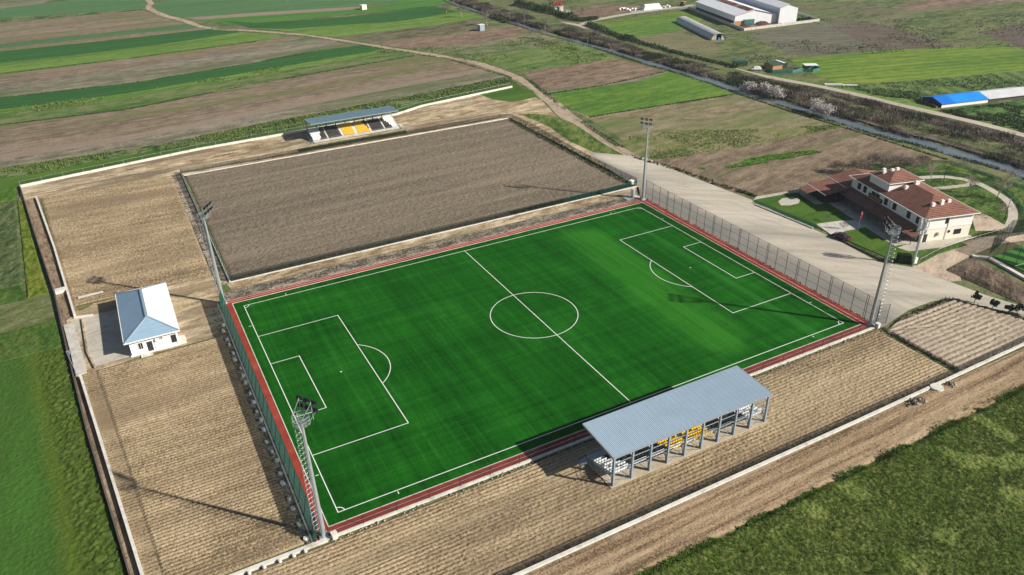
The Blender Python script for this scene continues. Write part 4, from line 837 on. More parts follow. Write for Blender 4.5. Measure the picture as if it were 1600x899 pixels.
    for r_ in range(rows):
        k = 0
        for x in np.arange(0.55, L_-0.4, 0.5):
            sec = (x-0.3) % 5.1
            if sec > 4.45 and 4 < x < L_-4: continue
            off = 0.55*(r_-3.5)
            if x < 3.2+off*0.55 or x > L_-3.4+0.0*off-0.3*off: cc = 'w'
            elif (10.6 if near else 10.8)+0.25*(r_-3) < x < (20.6 if near else 20.4)+0.15*(r_-3): cc = 'y'
            else: cc = 'b'
            st.append((r_, x, ys[r_]-0.1, zs[r_], cc))
    # the hundred seats that show largest stay parts of their own, the others are one mass
    st.sort(key=lambda s: (-s[0] if near else s[0], s[1])); first, rest = st[:100], st[100:]
    sc_ = (1.0, 1.0, 1.0) if near else (0.92, 1.0, 0.88)
    for r_, x, y, z, cc in first: obj('seat', SEATM[cc], root, (x, y, z)).scale = sc_
    for cc, mt in (('y', SEAT_Y), ('w', SEAT_W), ('b', SEAT_B)):
        pass
    src = {c_: (np.array([v.co[:] for v in SEATM[c_].vertices]), [list(p.vertices) for p in SEATM[c_].polygons]) for c_ in 'ywb'}
    b = MB()
    for r_, x, y, z, cc in rest:
        b.mi = 'ywb'.index(cc); vs, fs = src[cc]; b.add(vs*np.array(sc_)+np.array([x, y, z]), fs)
    tag(b.build('seats', [SEAT_Y, SEAT_W, SEAT_B], root), kind='stuff')
    # railings and end stairs
    b = MB()
    for x in np.arange(0.2, L_, 2.0): b.tube((x, yr, 0.45), (x, yr, 1.55), 0.03, n=5)
    for z in (0.8, 1.15, 1.55): b.tube((0.2, yr, z), (L_-0.2, yr, z), 0.028, n=5)
    for x in (0.12, L_-0.12):
        for dz in (0.55, 1.0): b.tube((x, yb, hb+dz), (x, yr-1.1, 0.7+dz), 0.028, n=5)
        for y in np.linspace(yb, yr-1.1, 6): zz = hb-(hb-0.7)*(y-yb)/(yr-1.1-yb); b.tube((x, y, zz), (x, y, zz+1.0), 0.028, n=5)
        b.tube((x, 0.3, hb+1.1), (L_/2, 0.3, hb+1.1), 0.028, n=5); b.tube((x, 0.3, hb+0.55), (L_/2, 0.3, hb+0.55), 0.028, n=5)
    for x in np.arange(0.15, L_, 0.86): b.tube((x, 0.3, hb+0.1), (x, 0.3, hb+1.1), 0.022, n=4)
    b.build('railing', STEEL, root)
    for s, x0 in ((-1, 0.0), (1, L_)):
        b = MB()
        for i in range(4): b.box((x0+s*(0.25+0.32*i), yr-0.5, 0.52-0.11*i), (0.32, 1.1, 0.06))
        for y in (yr-1.1, yr+0.1): b.tube((x0+s*0.1, y, 1.45), (x0+s*1.4, y, 1.0), 0.03, n=5); b.tube((x0+s*1.4, y, 0), (x0+s*1.4, y, 1.0), 0.03, n=5); b.bar((x0, y, 0.4), (x0+s*1.4, y, 0.05), 0.06)
        b.build('stairs', STEEL, root)
    return root
grandstand((-14.9, -49.6, 0.1), 0.0, 'large open grandstand with light blue roof in the foreground, seen from behind its columns', ROOF_BLUE, True)
grandstand((21.4, 142.2, 0), math.pi, 'small far grandstand with white, black and yellow seats under a grey blue roof', ROOF_FAR, False)

# ------------------------------------------------------------------ white building with the hipped sheet roof
def hip_roof(b, x0, y0, x1, y1, z, rise, ridge_axis='y', th=0.12, ins=None):
    if ridge_axis == 'y':
        i = (x1-x0)/2 if ins is None else ins; r0, r1 = ((x0+x1)/2, y0+i, z+rise), ((x0+x1)/2, y1-i, z+rise)
    else:
        i = (y1-y0)/2 if ins is None else ins; r0, r1 = (x0+i, (y0+y1)/2, z+rise), (x1-i, (y0+y1)/2, z+rise)
    A, B, C_, D = (x0, y0, z), (x1, y0, z), (x1, y1, z), (x0, y1, z)
    if ridge_axis == 'y': fs = [(A, B, r0), (B, C_, r1, r0), (C_, D, r1), (D, A, r0, r1)]
    else: fs = [(A, B, r1, r0), (B, C_, r1), (C_, D, r0, r1), (D, A, r0)]
    for f in fs: b.quad(*f)
    b.quad(*[(p[0], p[1], z-th) for p in (D, C_, B, A)])
    for p, q in ((A, B), (B, C_), (C_, D), (D, A)): b.quad((p[0], p[1], z-th), (q[0], q[1], z-th), q, p)
    return r0, r1
def window(parent, c, wd, ht, axis, frame=FRAME_WHITE, out=-1, name='window'):
    """axis 'x': window lies along x on a wall facing +-y (out)"""
    f = MB(); t = 0.07
    def bx(u, v, su, sv, d, dep):
        if axis == 'x': f.box((c[0]+u, c[1]+out*d, c[2]+v), (su, dep, sv))
        else: f.box((c[0]+out*d, c[1]+u, c[2]+v), (dep, su, sv))
    for s in (-1, 1): bx(s*(wd/2-t/2), 0, t, ht, 0.03, 0.09); bx(0, s*(ht/2-t/2), wd-2*t, t, 0.03, 0.09)
    bx(0, 0, t*0.7, ht-2*t, 0.03, 0.07)
    fo = f.build(name, frame, parent)
    f = MB(); bx(0, 0, wd-2*t-0.01, ht-2*t-0.01, 0.012, 0.02); f.build('pane', GLASS, fo)
def white_building():
    x0, y0, x1, y1 = -75.4, 25.2, -66.9, 46.0
    root = empty('changing_room_building', (x0, y0, 0.05), 0, 'small white building with a pale blue hipped roof beside the ploughed plots', 'building'); W, D = x1-x0, y1-y0
    b = MB(); b.box((W/2, D/2, 1.75), (W, D, 3.5)); b.box((W/2, D/2, 0.15), (W+0.5, D+0.5, 0.3)); b.build('wall', WALL_WHITE, root)
    b = MB(); b.box((W+0.9, 1.4, 0.14), (1.3, 3.2, 0.28)); b.build('step', CONC_WHITE, root); b = MB(); b.box((2.6, -0.8, 0.12), (2.2, 1.1, 0.24)); b.build('step', CONC_WHITE, root)
    b = MB(); r0, r1 = hip_roof(b, -0.75, -0.75, W+0.75, D+0.75, 3.62, 2.15); b.m[1] = 1; rf = b.build('roof', [ROOF_HUT, SHEET_WHITE], root)
    b = MB(); b.bar(r0, r1, 0.5, 0.16)
    for e, r_ in (((-0.75, -0.75, 3.66), r0), ((W+0.75, -0.75, 3.66), r0), ((W+0.75, D+0.75, 3.66), r1), ((-0.75, D+0.75, 3.66), r1)): b.bar(e, r_, 0.3, 0.12)
    b.build('ridge_cap', STEEL_BLUE, rf)
    b = MB()
    for p, q in (((-0.8, -0.8), (W+0.8, -0.8)), ((W+0.8, -0.8), (W+0.8, D+0.8)), ((W+0.8, D+0.8), (-0.8, D+0.8)), ((-0.8, D+0.8), (-0.8, -0.8))): b.bar((*p, 3.52), (*q, 3.52), 0.12, 0.22)
    b.build('gutter', WALL_WHITE, rf)
    window(root, (1.9, 0, 1.9), 0.9, 1.5, 'x')
    b = MB(); b.box((3.5, -0.02, 1.35), (1.0, 0.08, 2.1)); dr = b.build('door', FRAME_DARK, root); b = MB(); b.box((3.85, -0.09, 1.3), (0.05, 0.08, 0.16)); b.build('handle', STEEL, dr)
    window(root, (5.6, 0, 2.5), 0.9, 0.5, 'x')
    for y in (3, 7.5, 12, 16.5): window(root, (W, y, 1.9), 1.2, 1.3, 'y', out=1); window(root, (0, y, 1.9), 1.2, 1.3, 'y', out=-1)
    b = MB()
    for x, y in ((0.05, -0.08), (4.4, -0.08), (W-0.05, -0.08)): b.tube((x, y, 0.3), (x, y, 3.5), 0.05, n=6)
    b.build('downpipe', WALL_WHITE, root)
    b = MB(); b.box((5.0, -0.25, 2.5), (0.8, 0.35, 0.55)); b.build('air_conditioner', FRAME_WHITE, root)
    b = MB(); b.box((7.9, -0.03, 1.7), (0.9, 0.07, 1.7)); b.build('door', FRAME_DARK, root)
white_building()

# ------------------------------------------------------------------ tiled clubhouse
CL_O = (97.6, -17.6); CL_RZ = math.atan2(-0.259, 0.966)
def CLW(u, v): return (CL_O[0]+0.966*u+0.259*v, CL_O[1]-0.259*u+0.966*v)
def text_mesh(txt, size, mat, ext=0.02):
    cu = bpy.data.curves.new('lettering', 'FONT'); cu.body = txt; cu.size = size; cu.align_x = 'CENTER'; cu.align_y = 'CENTER'; cu.extrude = ext
    o = bpy.data.objects.new('lettering', cu); COL.objects.link(o)
    me = bpy.data.meshes.new_from_object(o.evaluated_get(bpy.context.evaluated_depsgraph_get())); bpy.data.objects.remove(o); bpy.data.curves.remove(cu)
    me.materials.clear(); me.materials.append(mat); return me
def clubhouse():
    root = empty('clubhouse', (*CL_O, 0), CL_RZ, 'large two storey clubhouse with terracotta tiled roofs, white upper and cream lower walls', 'clubhouse')
    W, L_ = 13.6, 28.4; ze = 6.55
    b = MB(); b.box((W/2, L_/2, 1.75), (W, L_, 3.5)); b.build('ground_floor_wall', WALL_CREAM, root)
    b = MB(); b.box((W/2, L_/2, 3.5+1.5), (W+0.06, L_+0.06, 3.0)); b.build('upper_wall', WALL_WHITE, root)
    b = MB(); b.box((W/2, L_/2, 3.5), (W+0.2, L_+0.2, 0.12)); b.build('string_course', WALL_CREAM, root)
    b = MB(); hip_roof(b, -0.75, -0.85, W+0.85, L_+0.75, ze+0.12, 2.55, th=0.14); rf = b.build('roof', TILES, root)
    b = MB()
    for p, q in (((-0.8, -0.9), (W+0.9, -0.9)), ((W+0.9, -0.9), (W+0.9, L_+0.8)), ((W+0.9, L_+0.8), (-0.8, L_+0.8)), ((-0.8, L_+0.8), (-0.8, -0.9))): b.bar((*p, ze+0.04), (*q, ze+0.04), 0.12, 0.2)
    b.build('gutter', WALL_WHITE, rf)
    # penthouse
    px0, px1, py0, py1 = 0.9, 9.9, 15.4, 23.0
    b = MB(); b.box(((px0+px1)/2, (py0+py1)/2, 7.6), (px1-px0, py1-py0, 3.9)); b.build('penthouse_wall', WALL_WHITE, root)
    b = MB(); hip_roof(b, px0-0.55, py0-0.55, px1+0.55, py1+0.55, 9.6, 1.4, ridge_axis='x'); pr = b.build('penthouse_roof', TILES, root)
    b = MB()
    for p, q in (((px0-0.6, py0-0.6), (px1+0.6, py0-0.6)), ((px1+0.6, py0-0.6), (px1+0.6, py1+0.6)), ((px1+0.6, py1+0.6), (px0-0.6, py1+0.6)), ((px0-0.6, py1+0.6), (px0-0.6, py0-0.6))): b.bar((*p, 9.5), (*q, 9.5), 0.1, 0.18)
    b.build('gutter', WALL_WHITE, pr)
    for par, u, v, z in ((rf, 4.0, 3.2, 7.6), (rf, 6.6, 3.4, 8.0), (rf, 8.9, 3.8, 7.7), (rf, 4.4, 13.6, 8.0), (rf, 7.6, 14.1, 8.7), (pr, 2.6, 20.4, 9.7), (pr, 3.9, 22.2, 9.6), (pr, 4.6, 20.0, 10.2), (pr, 6.4, 20.4, 10.2)):
        b = MB(); b.box((u, v, z+0.4), (0.85, 0.65, 1.2)); ch = b.build('chimney', WALL_WHITE, par)
        b = MB(); b.box((u, v, z+1.05), (1.0, 0.8, 0.08)); b.box((u, v, z+1.15), (0.7, 0.5, 0.12)); b.build('cap', WALL_CREAM, ch)
    # windows
    for v in (2.2, 5.6, 10.9, 14.2, 22.8, 25.2): window(root, (-0.03, v, 5.05), 1.25, 1.7, 'y', FRAME_DARK)
    window(root, (-0.03, 18.4, 5.4), 3.4, 0.9, 'y', FRAME_WHITE)
    b = MB(); b.box((-0.12, 18.2, 4.45), (0.14, 5.4, 1.1)); bn = b.build('sign_board', LAMP_BLACK, root)
    me = text_mesh('SPOR TESİSLERİ', 0.62, SEAT_Y); lt = obj('lettering', me, bn, (-0.21, 18.2, 4.45)); lt.rotation_euler = (R(90), 0, R(-90))
    window(root, (6.2, -0.03, 5.2), 0.7, 1.5, 'x', FRAME_DARK); window(root, (10.1, -0.03, 1.9), 1.9, 1.3, 'x', FRAME_DARK); window(root, (7.6, -0.03, 2.2), 0.6, 0.6, 'x', FRAME_DARK)
    for u in (1.5, 4.5, 8, 11.5): pass
    for v in (4, 9, 14, 19, 24): window(root, (W+0.03, v, 5.0), 1.2, 1.5, 'y', FRAME_WHITE, out=1)
    for v in (3.2, 6.6, 10.0, 13.4, 16.8, 20.2, 23.6): window(root, (0, v, 1.7), 2.2, 1.8, 'y', FRAME_WHITE)
    b = MB()
    for p in ((6.75, -0.1), (0.1, -0.1), (-0.12, 12.6)): b.tube((*p, 0), (*p, 6.4), 0.06, n=6)
    b.build('downpipe', STEEL, root)
    b = MB(); b.box((4.4, -0.2, 1.9), (0.5, 0.3, 0.9)); b.build('meter_box', STEEL, root)
    # porch and wings
    def lean(pts, name='porch_roof', th=0.14, mat=TILES):
        b = MB(); b.quad(*pts); b.quad(*[(p[0], p[1], p[2]-th) for p in reversed(pts)])
        n = len(pts)
        for i in range(n):
            p, q = pts[i], pts[(i+1) % n]; b.quad((p[0], p[1], p[2]-th), (q[0], q[1], q[2]-th), q, p)
        return b.build(name, mat, root)
    lean([(-4.2, 1.0, 2.75), (0.0, 1.0, 3.72), (0.0, 28.4, 3.72), (-4.2, 28.4, 2.75)])
    b = MB(); b.box((-4.25, 14.7, 2.66), (0.1, 27.4, 0.2)); b.build('porch_fascia', FRAME_DARK, root)
    lean([(-1.7, 28.5, 3.75), (6.5, 28.5, 5.3), (6.5, 36.8, 5.3), (-1.7, 36.8, 3.75)], 'wing_roof')
    b = MB(); b.box((-1.74, 32.6, 3.64), (0.1, 8.6, 0.22)); b.build('wing_fascia', WALL_WHITE, root)
    lean([(6.5, 28.5, 5.3), (13.6, 28.5, 3.8), (13.6, 36.8, 3.8), (6.5, 36.8, 5.3)], 'wing_roof')
    b = MB(); b.box((6.2, 32.5, 1.8), (14.2, 7.6, 3.6)); b.build('wing_wall', WALL_CREAM, root)
    lean([(-9.0, 26.4, 3.0), (-1.72, 27.0, 3.6), (-1.72, 35.6, 3.6), (-9.0, 35.6, 3.0)], 'terrace_roof')
    b = MB(); b.box((-9.04, 31.0, 2.92), (0.1, 9.2, 0.22)); b.build('terrace_fascia', WALL_WHITE, root)
    lean([(-12.2, 30.2, 2.5), (-9.06, 30.2, 3.0), (-9.06, 34.6, 3.0), (-12.2, 34.0, 2.5)], 'canopy_roof')
    b = MB()
    for u, v in ((-8.7, 26.8), (-8.7, 29.8), (-8.7, 32.8), (-8.7, 35.3), (-5.5, 26.8), (-12.0, 30.5), (-12.0, 33.6)): b.tube((u, v, 0), (u, v, 2.95), 0.09, n=6)
    for v in np.arange(1.5, 27, 3.2): b.tube((-4.0, v, 0), (-4.0, v, 2.65), 0.09, n=6)
    b.build('porch_post', FRAME_DARK, root)
    b = MB(); b.box((-5.2, 31.2, 1.15), (6.4, 7.6, 2.3)); b.build('terrace_glazing', GLASS, root)
    b = MB(); b.box((-3.5, 15.0, 0.1), (7.0, 30.0, 0.2)); b.box((-6.2, 32, 0.1), (9.5, 9.4, 0.22)); b.build('terrace_floor', PATH_GREY, root)
    lean([(-3.4, -0.8, 2.45), (-0.3, -0.8, 2.9), (-0.3, 1.9, 2.9), (-3.4, 1.9, 2.45)], 'entrance_roof')
    b = MB(); b.tube((-3.1, -0.5, 0), (-3.1, -0.5, 2.4), 0.08, n=6); b.tube((-3.1, 1.6, 0), (-3.1, 1.6, 2.4), 0.08, n=6); b.build('entrance_post', STEEL_DARK, root)
    b = MB(); b.box((1.2, -0.02, 1.15), (1.0, 0.08, 2.1)); b.build('door', FRAME_DARK, root)
    b = MB(); b.box((-0.03, 0.5, 1.1), (0.08, 1.0, 2.1)); b.build('door', FRAME_DARK, root)
clubhouse()
def club_sheet(name, uv, mat): return sheet(name, [CLW(*p) for p in uv], mat, px=False)
# gardens round the clubhouse
def sheet_px(name, pts, mat): return sheet(name, pts, mat)
sheet_px('lawn', [(1176, 316), (1182, 309), (1240, 299), (1262, 297), (1300, 320), (1360, 352), (1434, 392), (1445, 394), (1500, 378), (1512, 384), (1466, 398), (1432, 416), (1405, 412), (1300, 366), (1240, 340)], LAWN)
sheet_px('garden_path', [(1176, 314), (1182, 308), (1240, 298), (1262, 296), (1262, 301), (1240, 302), (1184, 312)], PATH_GREY)
sheet_px('garden_path', [(1275, 351), (1312, 346), (1345, 345), (1352, 356), (1322, 362), (1300, 369)], CONC)
sheet_px('patio', [(1216, 316), (1222, 311), (1240, 309), (1250, 313), (1248, 319), (1234, 322), (1220, 322)], PATH_GREY)
sheet_px('patio', [(1402, 388), (1425, 380), (1437, 381), (1515, 368), (1522, 373), (1470, 388), (1420, 394)], PATH_GREY)
sheet('park_lawn', [(132, 26), (149, 17), (153.5, 14), (154, 4), (154, -10), (150, -26), (134, -29), (116, -24), (111.5, -21.5), (114, -4), (120, 12)], GARDEN, px=False)
ribbon('park_path', [(121, 12), (130, 11), (135.5, 10.0), (141.9, 7.0), (144.5, 3.2), (144.9, -1.6), (142.2, -8.8), (138.8, -14.1), (133, -18.6), (127, -21.8), (121, -24.4)], 2.2, PATH_GREY, px=False)
ribbon('park_path', [(131, 2.6), (136, 1.2), (141.3, -0.2), (144.5, 0.2)], 1.8, PATH_GREY, px=False)
sheet_px('yard', [(1518, 340), (1536, 334), (1575, 356), (1560, 362), (1524, 362)], PINK_EARTH)
fence('low dark railing along the outer curve of the park path behind the clubhouse', [(120.0, 16), (131, 13.4), (140, 10.5), (146, 6), (148, 0), (146.5, -7), (142, -14.0), (136, -19.5), (128, -24.6)], 0.9, 3.0, STEEL_DARK, NET_GREEN, 0.04, (1.0,))
fence('dark hedge-like green fence along the far edge of the park lawn by the stream', [(149, 17), (153, 13.5), (153, 0), (152, -10)], 0.9, 2.5, POST_GREEN, NET_GREEN, 0.04, (1.0,))
fence('low teal fence between the clubhouse lawn and the gravel lot', [G(1180, 318)[:2], G(1276, 357)[:2]], 1.0, 2.2, POST_GREEN, NET_GREEN, 0.04, (0.5, 1.0))
fence('low teal fence along the lawn edge next to the parked dark car', [G(1303, 370)[:2], G(1384, 410)[:2]], 0.6, 3.0, STEEL_DARK, NET_DARK, 0.05, (1.0,))
fence('thin grey fence between clubhouse and earth drive', [G(1436, 412)[:2], G(1466, 396)[:2], G(1505, 382)[:2], G(1560, 366)[:2]], 1.2, 2.6, STEEL, NET_GREY, 0.04, (1.0,))
wall_line('kerb_wall', [G(1180, 321)[:2], G(1270, 358)[:2]], 0.3, 0.35, CONC, 'grey kerb between gravel lot and clubhouse lawn', 'kerb')
wall_line('kerb_wall', [G(1306, 373)[:2], G(1388, 413)[:2]], 0.25, 0.3, CONC_DARK, 'dark kerb beside the parked dark car', 'kerb')
def flag():
    p = CLW(-9.6, 9.6)
    root = empty('flagpole', (90.2, -5.6, 0), 0, 'slim flagpole with a drooping red and white flag before the clubhouse', 'flagpole')
    b = MB(); b.tube((0, 0, 0), (0, 0, 5.6), 0.05, 0.03, n=6); b.build('pole', STEEL, root)
    V = []; n = 10
    for i in range(n+1):
        for j in range(6):
            V.append((0.05+0.11*j+0.05*math.sin(i*0.9+j), 0.10*math.sin(j*1.7+i*0.5), 5.5-0.17*i-0.09*j))
    F = [(i*6+j, i*6+j+1, (i+1)*6+j+1, (i+1)*6+j) for i in range(n) for j in range(5)]
    t = NT('flag_cloth', 0.8, 0.1); z = t.sep(t.pos)[2]; t.col(t.mix(t.math('MULTIPLY', t.math('GREATER_THAN', z, 4.75), t.math('LESS_THAN', z, 4.95)), (0.55, 0.02, 0.03), (0.75, 0.75, 0.75)))
    b = MB(); b.add(V, F); b.build('flag', t.m, root)
flag()
for (x, y), lb in (((137.5, 4.7), 'tall dark lamp post on the park lawn behind the clubhouse, nearer the stream'), ((127.3, -19.8), 'tall dark lamp post at the curve of the park path right of the clubhouse')):
    root = empty('street_lamp', (x, y, 0), 0.4, lb, 'lamp post', 'lamp posts in the park'); b = MB(); b.tube((0, 0, 0), (0, 0, 5.5), 0.09, 0.06, n=8); b.build('pole', STEEL_DARK, root)
    b = MB(); b.bar((0, 0, 5.45), (0.9, 0, 5.6), 0.07); b.bar((0, 0, 5.45), (-0.9, 0, 5.6), 0.07); b.build('arm', STEEL_DARK, root)
    for s in (-1, 1): b = MB(); b.box((s*0.95, 0, 5.6), (0.55, 0.24, 0.1)); b.build('lamp_head', STEEL, root)
# mini pitch
def mini_pitch():
    e_ = G(1551, 402)[:2]; a_ = R(-14.8); X0 = float(e_[0]*math.cos(a_)-e_[1]*math.sin(a_))+0.3
    t = NT('striped_mini_turf', 0.8, 0.15); x, y, z = t.sep(t.mapv(t.pos, rz=R(-14.8)))
    s = t.math('LESS_THAN', t.math('FRACT', t.math('DIVIDE', t.math('SUBTRACT', x, X0), 4.4)), 0.5); n = t.noise(t.pos, 1.2, 4)
    t.col(t.mix(s, (0.012, 0.09, 0.02), t.ramp(n, [(0.3, (0.10, 0.33, 0.045)), (0.7, (0.14, 0.40, 0.06))])))
    sheet('mini_pitch', [G(1551, 402)[:2], G(1640, 444)[:2], G(1700, 405)[:2], G(1602, 384)[:2]], t.m, px=False, z=0.2)
    b = MB(); b.bar((*G(1586, 417)[:2], 0.212), (*G(1630, 405)[:2], 0.212), 0.16, 0.01); tag(b.build('mini_pitch_line', WHITE_PAINT), kind='structure')
    wall_line('kerb_wall', [G(1519, 402)[:2], G(1545, 405)[:2], G(1600, 436)[:2], G(1650, 465)[:2]], 1.0, 0.5, CONC_WHITE, 'pale concrete edge of the striped mini pitch beside the earth heap', 'kerb')
    wall_line('kerb_wall', [G(1549, 403)[:2], G(1601, 431)[:2], G(1660, 460)[:2]], 0.2, 0.35, CONC_DARK, 'dark inner kerb of the striped mini pitch', 'kerb')
    fence('tall dark wire fence round the striped mini pitch at the right edge', [G(1700, 452)[:2], G(1546, 398)[:2], G(1575, 371)[:2], G(1640, 360)[:2]], 4.5, 3.0, STEEL_DARK, NET_DARK, 0.06, (0.5, 1.0))
mini_pitch()
c4 = GP((1477, 423), (1600, 478), (1640, 470), (1520, 402))
patch('earth_heap', [c4[0], c4[1], c4[2], c4[3]], 0.35, lambda x, y, u, v: 0.05+0.9*fbm(x*0.35, y*0.35, 91, 4)*np.clip(np.minimum(np.minimum(u, 1-u), np.minimum(v, 1-v))*6, 0, 1), MOUND_EARTH, z0=0.1)

# ------------------------------------------------------------------ cars
def car(loc, rz, paint, label, suv=False):
    root = empty('parked_car', loc, rz, label, 'car'); Ln, Wd, H_ = (4.5, 1.82, 1.65) if suv else (4.4, 1.76, 1.45)
    prof = [(-2.15, 0.42), (-2.2, 0.75), (-2.05, 0.95 if not suv else 1.05), (-1.35, 1.0 if not suv else 1.12), (-0.75, H_-0.02), (0.15, H_), (0.85, H_-0.08), (1.55, 0.98 if not suv else 1.0), (2.1, 0.78), (2.2, 0.55), (2.15, 0.32), (-2.1, 0.3)]
    if suv: prof[2] = (-2.12, 1.1); prof[3] = (-1.95, 1.15); prof[4] = (-1.6, H_-0.05)
    b = MB(); n = len(prof); vs = []
    for s in (-1, 1):
        for x, z in prof: vs.append((x, s*(Wd/2-(0.0 if z < 1.0 else 0.26*(z-1.0)/0.45*0.8)), z))
    b.add(vs, [tuple(range(n-1, -1, -1)), tuple(range(n, 2*n))]+[(i, (i+1) % n, n+(i+1) % n, n+i) for i in range(n)])
    body = b.build('body', paint, root)
    bv = body.modifiers.new('bevel', 'BEVEL'); bv.width = 0.06; bv.segments = 2
    g = MB()
    for s in (-1, 1):
        yy = s*(Wd/2-0.09); g.quad((-1.15, yy, 1.03), (1.25, yy, 1.03), (0.72, s*(Wd/2-0.2), H_-0.13), (-0.7, s*(Wd/2-0.2), H_-0.13))
    p7, p6 = prof[7], prof[6]; dx, dz = p6[0]-p7[0], p6[1]-p7[1]; o = Vector((-dz, 0, dx)).normalized()*-0.02
    def on(a, c, t): return (a[0]+(c[0]-a[0])*t, a[1]+(c[1]-a[1])*t)
    a0, a1 = on(p7, p6, 0.08), on(p7, p6, 0.9); g.quad((a0[0]+0.03, -0.74, a0[1]+0.03), (a0[0]+0.03, 0.74, a0[1]+0.03), (a1[0]+0.03, 0.60, a1[1]+0.03), (a1[0]+0.03, -0.60, a1[1]+0.03))
    a0, a1 = on(prof[3], prof[4], 0.1), on(prof[3], prof[4], 0.88); g.quad((a0[0]-0.03, 0.72, a0[1]+0.03), (a0[0]-0.03, -0.72, a0[1]+0.03), (a1[0]-0.03, -0.58, a1[1]+0.03), (a1[0]-0.03, 0.58, a1[1]+0.03))
    g.build('window', GLASS, root)
    for x in (-1.32, 1.36):
        for s in (-1, 1):
            b = MB(); b.tube((x, s*(Wd/2-0.2), 0.32), (x, s*(Wd/2+0.02), 0.32), 0.32, n=16); wh = b.build('wheel', RUBBER, root)
            b = MB(); b.tube((x, s*(Wd/2+0.021), 0.32), (x, s*(Wd/2+0.03), 0.32), 0.19, n=12); b.build('rim', STEEL, wh)
    for s in (-1, 1):
        b = MB(); b.box((2.16, s*0.66, 0.7), (0.1, 0.34, 0.14)); b.build('headlight', LAMP_GLASS, root)
        b = MB(); b.box((-2.17, s*0.68, 0.82), (0.08, 0.28, 0.16)); b.build('tail_light', RED_PAINT, root)
        b = MB(); b.box((0.95, s*(Wd/2+0.06), 1.0), (0.14, 0.16, 0.1)); b.build('mirror', paint, root)
a_ = G(1303, 371)[:2]; b_ = G(1325, 379)[:2]
CAR_RED = plain('dark_maroon_paint', (0.045, 0.012, 0.016), 0.25, 0.6); CAR_WHITE = plain('white_car_paint', (0.80, 0.80, 0.80), 0.25, 0.6)
car((83.2, -6.6, 0.11), math.atan2(a_[1]-b_[1], a_[0]-b_[0]), CAR_RED, 'dark maroon car parked on the gravel lot before the clubhouse')
car((*G(1181, 110)[:2], 0.05), R(150), CAR_WHITE, 'white car parked beside the green roofed hut on the far bank', True)

# ------------------------------------------------------------------ trees and bushes
def grow(b, p, d, ln_, r, depth, rg, tips, spread, kids=3):
    q = p+d*ln_; b.tube(p, q, r, r*0.62, n=5 if depth > 2 else 3, cap=False)
    if depth == 0: tips.append((q, d)); return
    for i in range(kids if depth > 1 else kids+1):
        v = Vector((rg.gauss(0, 1), rg.gauss(0, 1), rg.gauss(0.15, 0.7))); nd = (d+v*spread).normalized(); nd.z = max(nd.z, -0.05)
        st = p+(q-p)*rg.uniform(0.55, 1.0); grow(b, st, nd.normalized(), ln_*rg.uniform(0.62, 0.85), max(r*0.6, 0.018), depth-1, rg, tips, spread, kids)
def bare_tree(name, loc, h, label, group=None, seed=0, spread=0.42, depth=4, bark=BARK, twig=TWIG, blossom=0, cat='tree', stems=1, tw=1.0):
    rg = random.Random(seed); root = empty(name, (loc[0], loc[1], loc[2] if len(loc) > 2 else 0), 0, label, cat, group)
    tb = MB(); cb = MB(); tips = []
    for s in range(stems):
        d0 = Vector((rg.gauss(0, 0.10+0.22*(stems > 1)), rg.gauss(0, 0.10+0.22*(stems > 1)), 1)).normalized(); p = Vector((rg.gauss(0, 0.15*(stems > 1)), rg.gauss(0, 0.15*(stems > 1)), -0.1)); r = h*0.017*tw/(stems**0.4)
        th = h*(0.28 if stems == 1 else 0.14); q = p+d0*th; tb.tube(p, q, r*1.2, r*0.85, n=7)
        for i in range(4 if stems == 1 else 3):
            nd = (d0+Vector((rg.gauss(0, 1), rg.gauss(0, 1), rg.gauss(0.3, 0.5)))*spread).normalized()
            grow(cb, q-d0*rg.uniform(0, 0.25)*th, nd, h*0.25, r*0.8, depth, rg, tips, spread)
    tb.build('trunk', bark, root)
    cb.build('crown', twig, root)
    if blossom:
        V = []
        for k in range(blossom):
            t, d = tips[rg.randrange(len(tips))]; c = t+Vector((rg.gauss(0, 1), rg.gauss(0, 1), rg.gauss(0, 1)))*h*0.09
            a = Vector((rg.gauss(0, 1), rg.gauss(0, 1), rg.gauss(0, 1))).normalized()*rg.uniform(0.06, 0.16); e = a.orthogonal().normalized()*a.length
            V += [c-a-e, c+a-e, c+a+e, c-a+e]
        obj('blossom', fast_mesh('blossom', [v[:] for v in V], np.arange(len(V)).reshape(-1, 4), BLOSSOM), root)
    return root
